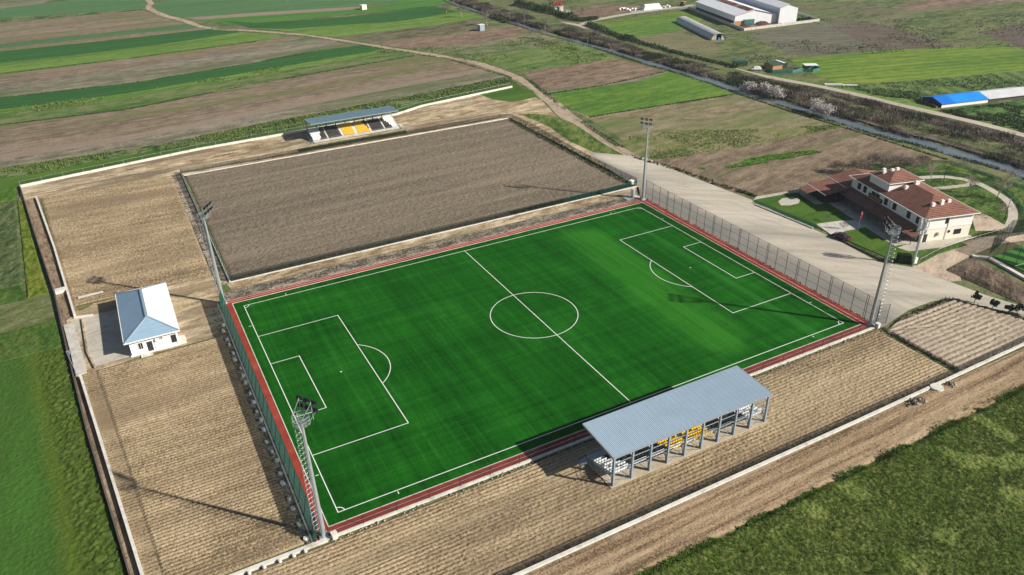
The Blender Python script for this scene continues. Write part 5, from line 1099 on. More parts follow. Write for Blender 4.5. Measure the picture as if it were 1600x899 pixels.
def leafy(name, loc, h, rx, ry, label, cat='bush', group=None, seed=0, n=900, mats=None, trunk=True, leaf=0.16, low=0.25, rz=0.0):
    rg = np.random.default_rng(seed); root = empty(name, (loc[0], loc[1], loc[2] if len(loc) > 2 else 0), rz, label, cat, group)
    if trunk: b = MB(); b.tube((0, 0, -0.1), (0.03, 0.02, h*0.6), h*0.03+0.02, h*0.012+0.01, n=6); b.build('trunk', BARK, root)
    k = 14; C_ = np.stack([rg.normal(0, 0.45, k)*rx, rg.normal(0, 0.45, k)*ry, h*(low+(1-low)*rg.uniform(0.15, 0.85, k))], 1); S = rg.uniform(0.22, 0.5, k)
    i = rg.integers(0, k, n); D = rg.normal(0, 1, (n, 3)); D /= np.linalg.norm(D, axis=1)[:, None]
    P = C_[i]+D*(S[i]*rg.uniform(0.6, 1.0, n))[:, None]*np.array([rx, ry, h*0.42]); P[:, 2] = np.clip(P[:, 2], 0.05, None)
    a = rg.normal(0, 1, (n, 3)); a /= np.linalg.norm(a, axis=1)[:, None]; e = np.cross(a, rg.normal(0, 1, (n, 3))); e /= np.linalg.norm(e, axis=1)[:, None]; s = (leaf*rg.uniform(0.6, 1.4, n))[:, None]
    V = np.stack([P-a*s-e*s*0.6, P+a*s-e*s*0.6, P+a*s+e*s*0.6, P-a*s+e*s*0.6], 1).reshape(-1, 3)
    mats = mats or [LEAF_DARK, LEAF_MID]
    obj('crown', fast_mesh('crown', V, np.arange(4*n).reshape(-1, 4), mats, mi=rg.integers(0, len(mats), n)), root); return root

g_st = 'bare trees along the near bank of the stream'
for i, (px, py, h, lb) in enumerate(((698, 21, 7.5, 'pale bare tree at the upper end of the stream bank, farthest of its row'), (722, 28, 9.5, 'pale bare tree on the stream bank at the end of the yellow green strip'), (761, 41, 11.0, 'large bare tree beside the grey blue shed on the near stream bank'), (836, 61, 8.5, 'bare tree with forked white trunk at the weedy corner of the near stream bank'))):
    bare_tree('bare_tree', (*G(px, py)[:2], 0), h, lb, g_st, 10+i, 0.5, 4, BARK_PALE, TWIG, stems=1 if i != 3 else 2, tw=1.2)
g_cl = 'bare bushy trees behind the clubhouse'
for i, (px, py, h) in enumerate(((1309, 272, 5.5), (1342, 272, 7.5), (1366, 262, 6.0), (1384, 266, 7.0), (1402, 262, 6.0), (1424, 268, 6.5), (1441, 262, 5.5))):
    bare_tree('bare_tree', (*G(px, py)[:2], 0), h, 'bare grey brown bushy tree at the edge of the brown field behind the clubhouse', g_cl, 30+i, 0.55, 4, BARK, TWIG, stems=4, tw=0.9)
g_pk = 'bare trees on the park lawn'
for i, (x, y, h, lb) in enumerate(((137.6, 14.1, 5.0, 'small bare tree at the far end of the park lawn nearest the brown field'), (136.4, 7.8, 5.5, 'bare tree on the park lawn between clubhouse roof and first lamp post'), (135.7, -3.8, 6.0, 'bare tree in the middle of the park lawn where the two paths meet'), (139.1, -10.2, 7.5, 'tallest bare tree of the park lawn, with wide forked crown by the path'), (128.0, -17.9, 4.5, 'small bare tree on the park lawn just left of the second lamp post'), (150.3, 8.1, 4.0, 'small bare tree by the hedge on the stream side of the park'), (152.8, -4.0, 5.0, 'bare tree outside the park railing near the water'))):
    bare_tree('bare_tree', (x, y, 0), h, lb, g_pk, 50+i, 0.45, 4, BARK, BARK_PALE, tw=0.9)
for i, (x, y, h, lb) in enumerate(((87.6, 2.7, 3.0, 'young bare tree on the clubhouse lawn left of the light path'), (88.3, -2.9, 2.7, 'young thin bare tree at the start of the light path to the clubhouse'), (95.0, 3.0, 2.8, 'small bare tree in the shade of the clubhouse porch'), (92.5, -12.2, 3.0, 'small bare tree in the shade at the near end of the clubhouse porch'))):
    bare_tree('bare_tree', (x, y, 0), h, lb, 'young trees before the clubhouse', 70+i, 0.5, 3, BARK, TWIG, tw=1.1)
for i, (px, py, h, st, nb) in enumerate(((1170, 143, 5.4, 6, 1300), (1193, 147, 5.8, 6, 1400), (1213, 154, 6.3, 7, 1700), (1272, 176, 6.8, 7, 1800), (1292, 182, 6.0, 6, 1300))):
    bare_tree('blossom_tree', (*G(px, py)[:2], -0.2), h, ('pale pink blossoming tree beside the stream, first from the left of the left clump', 'pale blossoming tree in the middle of the left clump beside the stream', 'pale blossoming tree at the right end of the left clump beside the stream', 'large pale blossoming tree overhanging the stream, left of the right hand pair', 'pale blossoming tree over the stream, right of the right hand pair')[i], 'blossoming trees by the stream', 90+i, 0.5, 3, BARK, BARK_PALE, blossom=nb, stems=st, tw=0.8)
bare_tree('blossom_tree', (*G(885, 27)[:2], 0), 5.0, 'white blossoming tree at the end of the dark hedge near the road fork', None, 99, 0.5, 3, BARK, BARK_PALE, blossom=1500, stems=4)
for i, (x, y, h, lb) in enumerate(((82.4, -42.0, 2.4, 'dark shrub tree beside the gravel road, first from the left'), (83.4, -45.3, 2.2, 'dark round topped shrub tree beside the gravel road, second from the left'), (84.5, -48.0, 1.9, 'low dark shrub beside the gravel road, third from the left'), (85.3, -49.3, 2.4, 'thick dark shrub tree beside the gravel road, fourth from the left'), (86.6, -50.2, 2.1, 'dark shrub tree beside the gravel road cut by the right edge of the photo'))):
    leafy('shrub_tree', (x, y, 0.05), h, 0.8, 0.8, lb, 'tree', 'shrub trees along the gravel road', 110+i, 420, [LEAF_DARK], leaf=0.14, low=0.4)
def box_hedge():
    c = G(1411, 410); root = empty('box_hedge', (c[0], c[1], 0.05), -0.72, 'dense dark green clipped hedge block beside the telecom mast', 'hedge'); n = 12; rg = np.random.default_rng(12)
    b = MB(); b.box((0, 0, 0.95), (2.7, 1.9, 1.9)); b.build('hedge_core', LEAF_DARK, root); P = []
    for ax, sg in ((0, 1), (0, -1), (1, 1), (1, -1), (2, 1)):
        q = rg.uniform(-1, 1, (420, 3))*np.array([1.37, 0.97, 0.95]); q[:, ax] = sg*(1.37, 0.97, 0.95)[ax]; P.append(q)
    P = np.concatenate(P)+np.array([0, 0, 0.97]); m = len(P); a = rg.normal(0, 1, (m, 3)); a /= np.linalg.norm(a, axis=1)[:, None]; e = np.cross(a, rg.normal(0, 1, (m, 3))); e /= np.linalg.norm(e, axis=1)[:, None]
    V = np.stack([P-a*0.09-e*0.06, P+a*0.09-e*0.06, P+a*0.09+e*0.06, P-a*0.09+e*0.06], 1).reshape(-1, 3); obj('leaves', fast_mesh('leaves', V, np.arange(4*m).reshape(-1, 4), [LEAF_DARK, LEAF_MID], mi=(rg.random(m) < 0.12).astype(int)), root)
box_hedge()
def hedge(line, wd, h, n, label, seed, mats=None):
    P = smooth_line([G(*p)[:2] for p in line], 2.0); o = P[0]; root = empty('hedge', (o[0], o[1], 0), 0, label, 'hedge'); rg = np.random.default_rng(seed); k = len(P)
    i = rg.integers(0, k, n); lump = 0.55+0.75*vn(i*0.35, i*0+seed, seed); r = rg.normal(0, 0.42, n)*wd*lump; T = np.gradient(P, axis=0); T /= np.linalg.norm(T, axis=1)[:, None]
    q = P[i]-o+np.stack([-T[i, 1], T[i, 0]], 1)*r[:, None]+rg.normal(0, 0.9, (n, 2)); z = h*lump*np.sqrt(rg.random(n))*np.clip(1.15-np.abs(r)/wd*0.8, 0.2, 1)
    C_ = np.concatenate([q, z[:, None]], 1); a = rg.normal(0, 1, (n, 3)); a /= np.linalg.norm(a, axis=1)[:, None]; e = np.cross(a, rg.normal(0, 1, (n, 3))); e /= np.linalg.norm(e, axis=1)[:, None]; sz = rg.uniform(0.12, 0.34, n)[:, None]
    V = np.stack([C_-a*sz-e*sz*0.7, C_+a*sz-e*sz*0.7, C_+a*sz+e*sz*0.7, C_-a*sz+e*sz*0.7], 1).reshape(-1, 3); mats = mats or [LEAF_DARK, LEAF_MID, REED_DARK]
    obj('foliage', fast_mesh('foliage', V, np.arange(4*n).reshape(-1, 4), mats, mi=rg.choice(len(mats), n, p=[0.62, 0.28, 0.10])), root)
    b = MB()
    for t in range(0, k, 3): b.tube((P[t][0]-o[0], P[t][1]-o[1], -0.1), (P[t][0]-o[0]+0.1, P[t][1]-o[1], h*0.5), 0.07, 0.03, n=5)
    b.build('stems', BARK, root)
hedge([(808, 8), (850, 18), (880, 26), (897, 31)], 3.6, 3.4, 5200, 'long dark hedge beside the road in front of the red roofed house', 131)
hedge([(897, 32), (915, 33), (930, 30)], 2.6, 1.8, 1500, 'low green hedge at the end of the brown field beside the road fork', 132)
hedge([(921, 40), (934, 46), (955, 54), (985, 64)], 3.0, 2.2, 3600, 'dark hedge at the road fork along the light green field', 133)
hedge([(985, 64), (1020, 74), (1060, 85), (1110, 97), (1150, 106)], 2.6, 1.3, 3600, 'low dark hedge along the gravel road below the ribbed earth field', 134)
hedge([(770, 27), (785, 33), (792, 36)], 2.6, 2.4, 1300, 'dark evergreen bushes beside the large bare tree on the near bank', 135)
for i, (px, py, h, lb) in enumerate(((858, 16, 10, 'bare slender tree left of the red roofed house'), (870, 19, 9, 'bare slender tree right in front of the red roofed house'), (876, 18, 8, 'thin bare tree before the white gable of the red roofed house'), (891, 24, 8, 'wide bare grey tree right of the red roofed house'), (908, 26, 6, 'thin bare tree standing alone in the brown field behind the road'), (820, 34, 9, 'bare brown tree on the bank between road and water'), (852, 46, 7, 'bare tree on the road bank before the road fork'), (918, 66, 6, 'bare bush tree hanging over the water below the road fork'))):
    bare_tree('bare_tree', (*G(px, py)[:2], 0), h, lb, None, 150+i, 0.42, 4, BARK_PALE, TWIG, tw=0.9)
for i in range(7):
    px = 1232+i*5.3; leafy('small_shrub', (*G(px, 34.5-i*0.35)[:2], 0), 2.0, 0.9, 0.9, 'small dark round shrub in the row on the lawn beside the warehouse', 'bush', 'shrubs beside the warehouse', 170+i, 160, [LEAF_DARK], False, 0.25, 0.1)

# dead reed, bramble and weeds on the banks: one uncountable mass
def bank_scrub():
    rg = np.random.default_rng(5); n = 40000
    y = rg.uniform(-40, 430, n); t = rg.beta(1.1, 1.3, n); s = stream_x(y); r_ = road_x(y)-5.0
    left = rg.random(n) < 0.10
    x = np.where(left, s-2.6-rg.random(n)*2.0, s+2.8+t*np.clip(r_-s-2.8, 1.0, 40))
    cl = fbm(x*0.10, y*0.10, 33, 3); keep = (cl > 0.36) | (rg.random(n) < 0.25); x, y, left, cl = x[keep], y[keep], left[keep], cl[keep]; m = len(x)
    h = np.where(left, 0.35, 0.55+1.5*np.clip(cl-0.35, 0, 0.4)/0.4)*rg.uniform(0.5, 1.2, m)
    kind = np.where(left, 3, np.where(vn(x*0.12, y*0.12, 35) > 0.62, 2, np.where(vn(x*0.2, y*0.2, 37) > 0.5, 0, 1)))
    kind = np.where(rg.random(m) < 0.2, rg.integers(0, 3, m), kind)
    V = []; mi = []
    for k in range(4):
        a = rg.uniform(0, 6.283, m); w_ = rg.uniform(0.06, 0.20, m); ln_ = h*rg.uniform(0.15, 0.8, m); bx = x+rg.normal(0, 0.45, m); by = y+rg.normal(0, 0.45, m); z = np.full(m, -0.25)
        V.append(np.stack([np.stack([bx-w_*np.sin(a), by+w_*np.cos(a), z], 1), np.stack([bx+w_*np.sin(a), by-w_*np.cos(a), z], 1), np.stack([bx+ln_*np.cos(a), by+ln_*np.sin(a), h], 1)], 1)); mi.append(kind)
    V = np.concatenate(V).reshape(-1, 3)
    tag(obj('bank_scrub', fast_mesh('bank_scrub', V, np.arange(len(V)).reshape(-1, 3), [REED, REED_DARK, LEAF_DARK, LEAF_MID], mi=np.concatenate(mi))), kind='stuff')
bank_scrub()
yy = np.arange(-50, 440, 4.0)
strip_between('stream_bank', np.stack([stream_x(yy)+4.4, yy], 1), np.stack([road_x(yy)-2.2, yy], 1), BANK)

def weeds_between(name, up, lo, n, h, mats, seed, wide=0.12, spread=0.4, thr=0.35, sc=0.08):
    up = np.array(up, float); lo = np.array(lo, float)
    def fn(rg, n):
        t = rg.random(n*2); s_ = rg.random(n*2); k = np.linspace(0, 1, len(up)); k2 = np.linspace(0, 1, len(lo))
        px = np.interp(t, k, up[:, 0])*(1-s_)+np.interp(t, k2, lo[:, 0])*s_; py = np.interp(t, k, up[:, 1])*(1-s_)+np.interp(t, k2, lo[:, 1])*s_
        Q = np.array([G(a, b_)[:2] for a, b_ in zip(px, py)]); keep = fbm(Q[:, 0]*sc, Q[:, 1]*sc, seed, 3) > thr+0.25*rg.random(len(Q)); Q = Q[keep][:n]
        return np.concatenate([Q, np.full((len(Q), 1), 0.02)], 1)
    return tufts(name, fn, n, h, mats, seed, spread, wide)
weeds_between('field_weeds', [(-40, 271), (250, 226), (400, 196), (600, 158), (792, 121)], [(-40, 290), (225, 240), (400, 213), (600, 174), (806, 130)], 7000, 0.55, [WEED, GRASS_DRY], 41, 0.16, 0.45)
weeds_between('field_weeds', [(0, 170), (200, 146), (400, 111), (590, 79)], [(0, 182), (200, 157), (400, 121), (620, 82)], 1500, 0.5, [WEED, GRASS_DRY], 42, 0.22, 0.5, 0.42)
weeds_between('field_weeds', [(970, 216), (1060, 204), (1160, 203), (1300, 196)], [(1010, 251), (1080, 244), (1180, 226), (1310, 201)], 2200, 0.3, [WEED, GRASS_DRY], 43, 0.14, 0.35, 0.40)
weeds_between('field_weeds', [(640, 77), (740, 71), (800, 59), (832, 50)], [(812, 111), (880, 104), (960, 92), (966, 90)], 2000, 0.5, [WEED, GRASS_DRY], 44, 0.2, 0.5, 0.40)
weeds_between('field_weeds', [(1165, 20), (1300, 30), (1420, 30), (1600, 10)], [(1165, 100), (1290, 93), (1420, 80), (1600, 74)], 2600, 0.5, [LEAF_MID, REED], 45, 0.22, 0.5, 0.45, 0.05)
weeds_between('field_weeds', [(1470, 174), (1560, 163), (1640, 153)], [(1500, 182), (1580, 202), (1640, 220)], 3000, 0.5, [LEAF_MID, WEED], 46, 0.25, 0.5, 0.36, 0.12)
weeds_between('field_weeds', [(1290, 136), (1400, 129), (1640, 110)], [(1380, 151), (1460, 159), (1640, 140)], 2000, 0.4, [LEAF_MID, WEED], 47, 0.2, 0.5, 0.42, 0.10)
weeds_between('field_weeds', [(985, 246), (1060, 268), (1150, 300), (1180, 309)], [(990, 243), (1064, 265), (1155, 297), (1184, 306)], 260, 0.5, [LEAF_DARK, REED_DARK], 48, 0.2, 0.5, 0.25)
weeds_between('field_weeds', [(818, 122), (850, 148), (900, 188), (960, 228)], [(830, 126), (862, 150), (912, 190), (978, 232)], 900, 0.35, [LEAF_MID, WEED], 49, 0.16, 0.4, 0.3)

for k_, (l_, n_) in enumerate((([(0, 116), (200, 92), (400, 65)], 900), ([(0, 196), (200, 171), (400, 131), (648, 87)], 1500), ([(0, 153), (200, 131), (400, 98), (500, 79)], 700), ([(330, 45), (480, 57), (700, 92), (800, 122)], 700), ([(850, 148), (940, 134), (1040, 112)], 400), ([(922, 183), (1060, 161), (1146, 148)], 500), ([(1150, 146), (1240, 176), (1330, 203), (1480, 250)], 900))):
    weeds_between('border_weeds', [(a, b-0.4) for a, b in l_], [(a, b+0.9) for a, b in l_], n_, 0.4, [LEAF_MID, WEED, REED], 60+k_, 0.15, 0.4, 0.2)

weeds_between('green_strip', GREEN_STRIP[0], GREEN_STRIP[1], 4200, 0.22, [WEED_BRIGHT, WEED], 58, 0.2, 0.5, 0.30, 0.10)

# ------------------------------------------------------------------ farm buildings on the far bank
def frame_from(A, B):
    A = np.array(G(*A)[:2]); B = np.array(G(*B)[:2]); d = B-A; return A, float(np.linalg.norm(d)), math.atan2(d[1], d[0])
def warehouse():
    # local x runs along the gable front to the right, y runs back along the long side
    A = np.array([249.5, 212.9]); Bk = np.array([263.2, 262.1]); v = Bk-A; Ln = float(np.linalg.norm(v)); rz = math.atan2(v[1], v[0])-math.pi/2
    root = empty('warehouse', (A[0], A[1], 0), rz, 'large white warehouse of two joined halls with a rusty strip on its roof', 'warehouse'); h = 5.4; W1, W2, W3 = 16.0, 9.5, 11.0
    def gable(b, x0, x1, y0, y1, hl, hr, ridge, hz):
        P = [(x0, 0), (x1, 0), (x1, hr), (ridge, hz), (x0, hl)]
        for y in (y0, y1): b.quad(*[(x, y, z) for x, z in P])
        n = len(P)
        for i in (1, 4): p, q = P[i], P[(i+1) % n]; b.quad((p[0], y0, p[1]), (q[0], y0, q[1]), (q[0], y1, q[1]), (p[0], y1, p[1]))
    b = MB(); gable(b, 0, W1+W2, 0, Ln, h, h-0.6, W1*0.72, 8.0); b.build('wall', plain('white_cladding', (0.78, 0.79, 0.80), 0.5, 0.4, var=0.06, scale=0.3), root)
    def slope(x0, z0, x1, z1, y0, y1, mat, name, k=0.06):
        b = MB(); b.quad((x0, y0, z0+k), (x1, y0, z1+k), (x1, y1, z1+k), (x0, y1, z0+k)); b.quad((x0, y0, z0+k-0.05), (x0, y1, z0+k-0.05), (x1, y1, z1+k-0.05), (x1, y0, z1+k-0.05)); return b.build(name, mat, root)
    rx = W1*0.72; slope(-0.4, h-0.1, rx-0.2, 7.95, -0.5, Ln+0.5, SHEET_WHITE, 'roof'); slope(rx+0.2, 7.95, W1+W2+0.3, h-0.65, -0.5, Ln+0.5, SHEET_WHITE, 'roof')
    RUST = field('rusty_roof_sheet', (0.09, 0.04, 0.03), (0.17, 0.08, 0.06), (0.40, 0.30, 0.27), 15, 1, 0.25, 1.4, 0.6, 0.8)
    slope(rx-3.6, 7.20, rx+0.0, 8.02, 1, Ln-1, RUST, 'rusty_roof_strip', 0.14)
    b = MB(); b.box((W1+W2+0.2+W3/2, Ln/2-2, 4.2), (W3, Ln, 8.4)); b.build('tall_hall_wall', plain('grey_cladding', (0.52, 0.56, 0.60), 0.5, 0.4, var=0.06, scale=0.3), root)
    x0 = W1+W2+0.2; b = MB(); b.quad((x0+0.01, -2.03, 0), (x0+W3, -2.03, 0), (x0+W3, -2.03, 8.4), (x0, -2.03, 8.4)); b.build('front_cladding', SHEET_WHITE, root)
    slope(x0-0.4, 8.45, x0+W3/2, 10.2, -2.5, Ln-1.5, SHEET_WHITE, 'roof'); slope(x0+W3/2, 10.2, x0+W3+0.4, 8.45, -2.5, Ln-1.5, SHEET_WHITE, 'roof')
    b = MB(); b.quad((x0, -2.06, 8.4), (x0+W3, -2.06, 8.4), (x0+W3/2, -2.06, 10.15)); b.build('gable', SHEET_WHITE, root)
    b = MB(); b.box((-0.06, Ln/2, 1.25), (0.1, Ln-2, 2.3)); b.build('side_opening', FRAME_DARK, root)
    b = MB(); b.box((2.0, -0.05, 1.3), (3.4, 0.1, 2.2)); b.build('brick_infill', TIMBER, root)
    b = MB(); b.box((8.5, -0.05, 1.6), (7.0, 0.1, 2.8)); b.build('gate', TARP_TEAL, root)
    b = MB(); b.box((5.0, -0.07, 1.3), (2.0, 0.1, 2.2)); b.build('opening', FRAME_DARK, root)
warehouse()
wall_line('yard_wall', [G(1075, 14)[:2], G(1162, 48.5)[:2]], 0.4, 1.5, CONC, 'grey wall along the shaded left side of the big warehouse', 'wall')
wall_line('yard_wall', [G(1162, 48.5)[:2], G(1280, 33.5)[:2], G(1223, 16.5)[:2]], 0.4, 1.4, CONC, 'grey wall round the front yard and lawn of the big warehouse', 'wall')
sheet('warehouse_yard', [G(1147, 42)[:2], G(1163, 48)[:2], G(1225, 40)[:2], G(1218, 33)[:2]], field('manure_yard', (0.05, 0.03, 0.022), (0.11, 0.065, 0.05), (0.25, 0.19, 0.15), 10, 2, 0.15, 1.8, 0.8, 0.8), px=False)
sheet('lawn', [G(1219, 33)[:2], G(1230, 39)[:2], G(1278, 33)[:2], G(1224, 18)[:2]], CROP_MID, px=False)
def heap(px, py, rx, ry, h, mat, label, seed):
    c = G(px, py); n = 22; rg = np.random.default_rng(seed); V = []; F = []
    for i in range(n+1):
        for j in range(n+1):
            u, v = i/n*2-1, j/n*2-1; r = min(1, math.hypot(u, v)); z = h*(1-r*r)*(0.6+0.6*rg.random()); V.append((u*rx, v*ry, z-0.05))
    F = [(i*(n+1)+j, (i+1)*(n+1)+j, (i+1)*(n+1)+j+1, i*(n+1)+j+1) for i in range(n) for j in range(n)]
    return tag(obj('heap', fast_mesh('heap', V, np.array(F), mat), None, (c[0], c[1], 0.05)), label, 'heap')
MANURE = plain('manure', (0.09, 0.045, 0.035), 0.95, 0.1, var=0.4, scale=0.8)
heap(1163, 42, 4.5, 3.2, 1.3, MANURE, 'dark brown manure heap at the left in front of the warehouse', 1); heap(1190, 38, 5.5, 3.0, 1.7, MANURE, 'darker larger manure heap before the warehouse gate', 2)
def greenhouse():
    A = G(1055.4, 35)[:2]; B = G(1111.5, 63.4)[:2]; C_ = G(1135.9, 58.5)[:2]; v = B-A; Ln = float(np.linalg.norm(v)); rz = math.atan2(v[1], v[0]); wd = 8.2
    root = empty('greenhouse_tunnel', (A[0], A[1], 0), rz, 'long arched greenhouse tunnel with greyish plastic cover below the warehouse', 'greenhouse')
    t = NT('greenhouse_plastic', 0.35, 0.5); n = t.noise(t.mapv(t.pos, scale=(0.3, 1, 1)), 0.5, 6, 0.7); fr = t.math('LESS_THAN', t.math('FRACT', t.math('DIVIDE', t.sep(t.pos)[0], 2.0)), 0.06)
    t.col(t.mix(t.math('MULTIPLY', fr, 0.5), t.ramp(n, [(0.3, (0.40, 0.40, 0.37)), (0.7, (0.62, 0.62, 0.58))]), (0.25, 0.25, 0.24)))
    def arch(x): return [(x, wd/2-wd/2*math.cos(a), 3.2*math.sin(a)**0.8) for a in np.linspace(0, math.pi, 19)]
    n_ = 26; V = []; F = []
    for i in range(n_+1): V += arch(Ln*i/n_)
    F = [(i*19+j, i*19+j+1, (i+1)*19+j+1, (i+1)*19+j) for i in range(n_) for j in range(18)]
    b = MB(); b.add(V, F); b.build('cover', t.m, root)
    b = MB()
    for i in range(0, n_+1, 2):
        P = arch(Ln*i/n_)
        for p, q in zip(P[::3][:-1], P[::3][1:]): b.bar((p[0], p[1], p[2]+0.02), (q[0], q[1], q[2]+0.02), 0.08)
    b.build('hoop', STEEL, root)
    b = MB(); b.quad(*arch(0.2)); b.build('end_wall', t.m, root)
    b = MB(); P = arch(Ln-0.4); b.quad(*P[:8], (Ln-0.4, P[7][1], 0)); b.quad((Ln-0.4, P[11][1], 0), *P[11:]); b.build('end_flap', plain('torn_cover', (0.45, 0.42, 0.33), 0.7, 0.2, var=0.4, scale=1.0), root)
    b = MB(); b.box((Ln-1.0, wd*0.55, 0.5), (0.8, 1.2, 1.0)); b.build('barrel', SHEET_BLUE, root)
greenhouse()
def box_hut(name, A, B, depth, h, rise, wall, roof, label, cat, over=0.3):
    o, L_, rz = frame_from(A, B); root = empty(name, (o[0], o[1], 0), rz, label, cat)
    b = MB(); P = [(0, 0), (0, h), (depth/2, h+rise), (depth, h), (depth, 0)]
    for x in (0, L_): b.quad(*[(x, y, z) for y, z in P])
    for i in (0, 3): p, q = P[i], P[i+1]; b.quad((0, *p), (L_, *p), (L_, *q), (0, *q))
    b.build('wall', wall, root)
    for s, (y0, z0, y1, z1) in enumerate(((-over, h-over*rise*2/depth, depth/2, h+rise), (depth/2, h+rise, depth+over, h-over*rise*2/depth))):
        b = MB(); k = 0.06; P = [(-over, y0, z0+k), (L_+over, y0, z0+k), (L_+over, y1, z1+k), (-over, y1, z1+k)]; b.quad(*P); b.quad(*[(p[0], p[1], p[2]-0.05) for p in reversed(P)])
        for i in range(4): p, q = P[i], P[(i+1) % 4]; b.quad((p[0], p[1], p[2]-0.05), (q[0], q[1], q[2]-0.05), q, p)
        b.build('roof', roof[s] if isinstance(roof, list) else roof, root)
    return root, L_
GREEN_ROOF = plain('dark_green_roofing', (0.03, 0.085, 0.06), 0.7, 0.3, var=0.15)
r_, l_ = box_hut('timber_hut', (1207.2, 109.5), (1222, 107.8), 6.5, 1.9, 0.5, TIMBER, [GREEN_ROOF, GREEN_ROOF], 'orange timber hut with a dark green roof beside the white car', 'hut')
b = MB(); b.box((l_+1.5, 2.6, 1.1), (3.0, 4.0, 2.1)); b.build('side_room', FRAME_DARK, r_); b = MB(); b.box((l_+1.3, 3.6, 2.35), (1.2, 6.0, 0.1)); b.build('white_roof_sheet', SHEET_WHITE, r_)
def canopy(px, py, sx, sy, h, rz, label):
    c = G(px, py); root = empty('canopy', (c[0], c[1], 0), rz, label, 'canopy'); b = MB(); b.box((0, 0, h), (sx, sy, 0.12)); b.build('roof_sheet', SHEET_WHITE, root); b = MB()
    for i in (-1, 1):
        for j in (-1, 1): b.tube((i*sx*0.45, j*sy*0.45, 0), (i*sx*0.45, j*sy*0.45, h), 0.08, n=6)
    b.build('post', STEEL_DARK, root); b = MB(); b.box((0, sy*0.4, h*0.45), (sx*0.9, 0.06, h*0.8)); b.build('netting', TARP_TEAL, root)
canopy(1265, 109, 6.0, 4.0, 2.2, -0.5, 'small white roofed shelter with teal netting right of the timber hut')
def net_fence(pts, label):
    pts = [G(*p)[:2] for p in pts]; root = empty('net_fence', (pts[0][0], pts[0][1], 0), 0, label, 'fence'); b = MB(); pb = MB()
    for p, q in zip(pts[:-1], pts[1:]):
        p = p-pts[0]; q = q-pts[0]; b.bar((*p, 0.65), (*q, 0.65), 0.05, 1.3); pb.tube((*p, 0), (*p, 1.5), 0.05, n=6)
    b.build('netting', TARP_TEAL, root); pb.build('post', STEEL_DARK, root)
net_fence([(1196, 110), (1206, 114.5), (1238, 114.5), (1258, 109.5)], 'teal net fence round the yard of the timber hut'); net_fence([(1255, 112.5), (1270, 113), (1281, 110.5), (1272, 107)], 'dark teal net enclosure around the white roofed shelter')
b = MB(); c = G(1156, 102.5); b.box((0, 0, 1.05), (6.2, 2.4, 2.1)); 
for i in range(9): b.box((-2.7+0.68*i, -1.22, 1.05), (0.12, 0.08, 2.0))
root = empty('container', (c[0], c[1], 0), -0.45, 'dark green container standing in the meadow left of the white car', 'container'); b.build('body', GREEN_ROOF, root); b = MB(); b.box((3.13, 0, 1.0), (0.06, 2.2, 1.9)); b.build('door', TARP_TEAL, root)
b = MB(); c = G(1302, 133.5); b.box((0, 0, 0.35), (7.0, 1.0, 0.5)); b.box((6.4, -0.3, 0.25), (6.0, 0.9, 0.3)); tag(b.build('water_trough', SHEET_WHITE, None, (c[0], c[1], 0), -0.62), 'long low white trough in the grass beside the gravel road', 'trough')
c = G(752, 48); root = empty('field_shed', (c[0], c[1], 0), 0.1, 'small grey blue shed with a white roof below the large bare tree', 'shed'); b = MB(); b.box((0, 0, 1.6), (3.0, 2.6, 3.2)); b.build('wall', STEEL_BLUE, root); b = MB(); b.box((0, 0, 3.27), (3.3, 2.9, 0.12)); b.build('roof', SHEET_WHITE, root)
c = G(568, 15); root = empty('field_hut', (c[0], c[1], 0), 0.2, 'tiny cream hut at the end of the bare strip among the far green crops', 'hut'); b = MB(); b.box((0, 0, 1.4), (3.4, 3.0, 2.8)); b.build('wall', WALL_CREAM, root); b = MB(); b.box((0, 0, 2.86), (3.8, 3.4, 0.12)); b.build('roof', SHEET_WHITE, root)
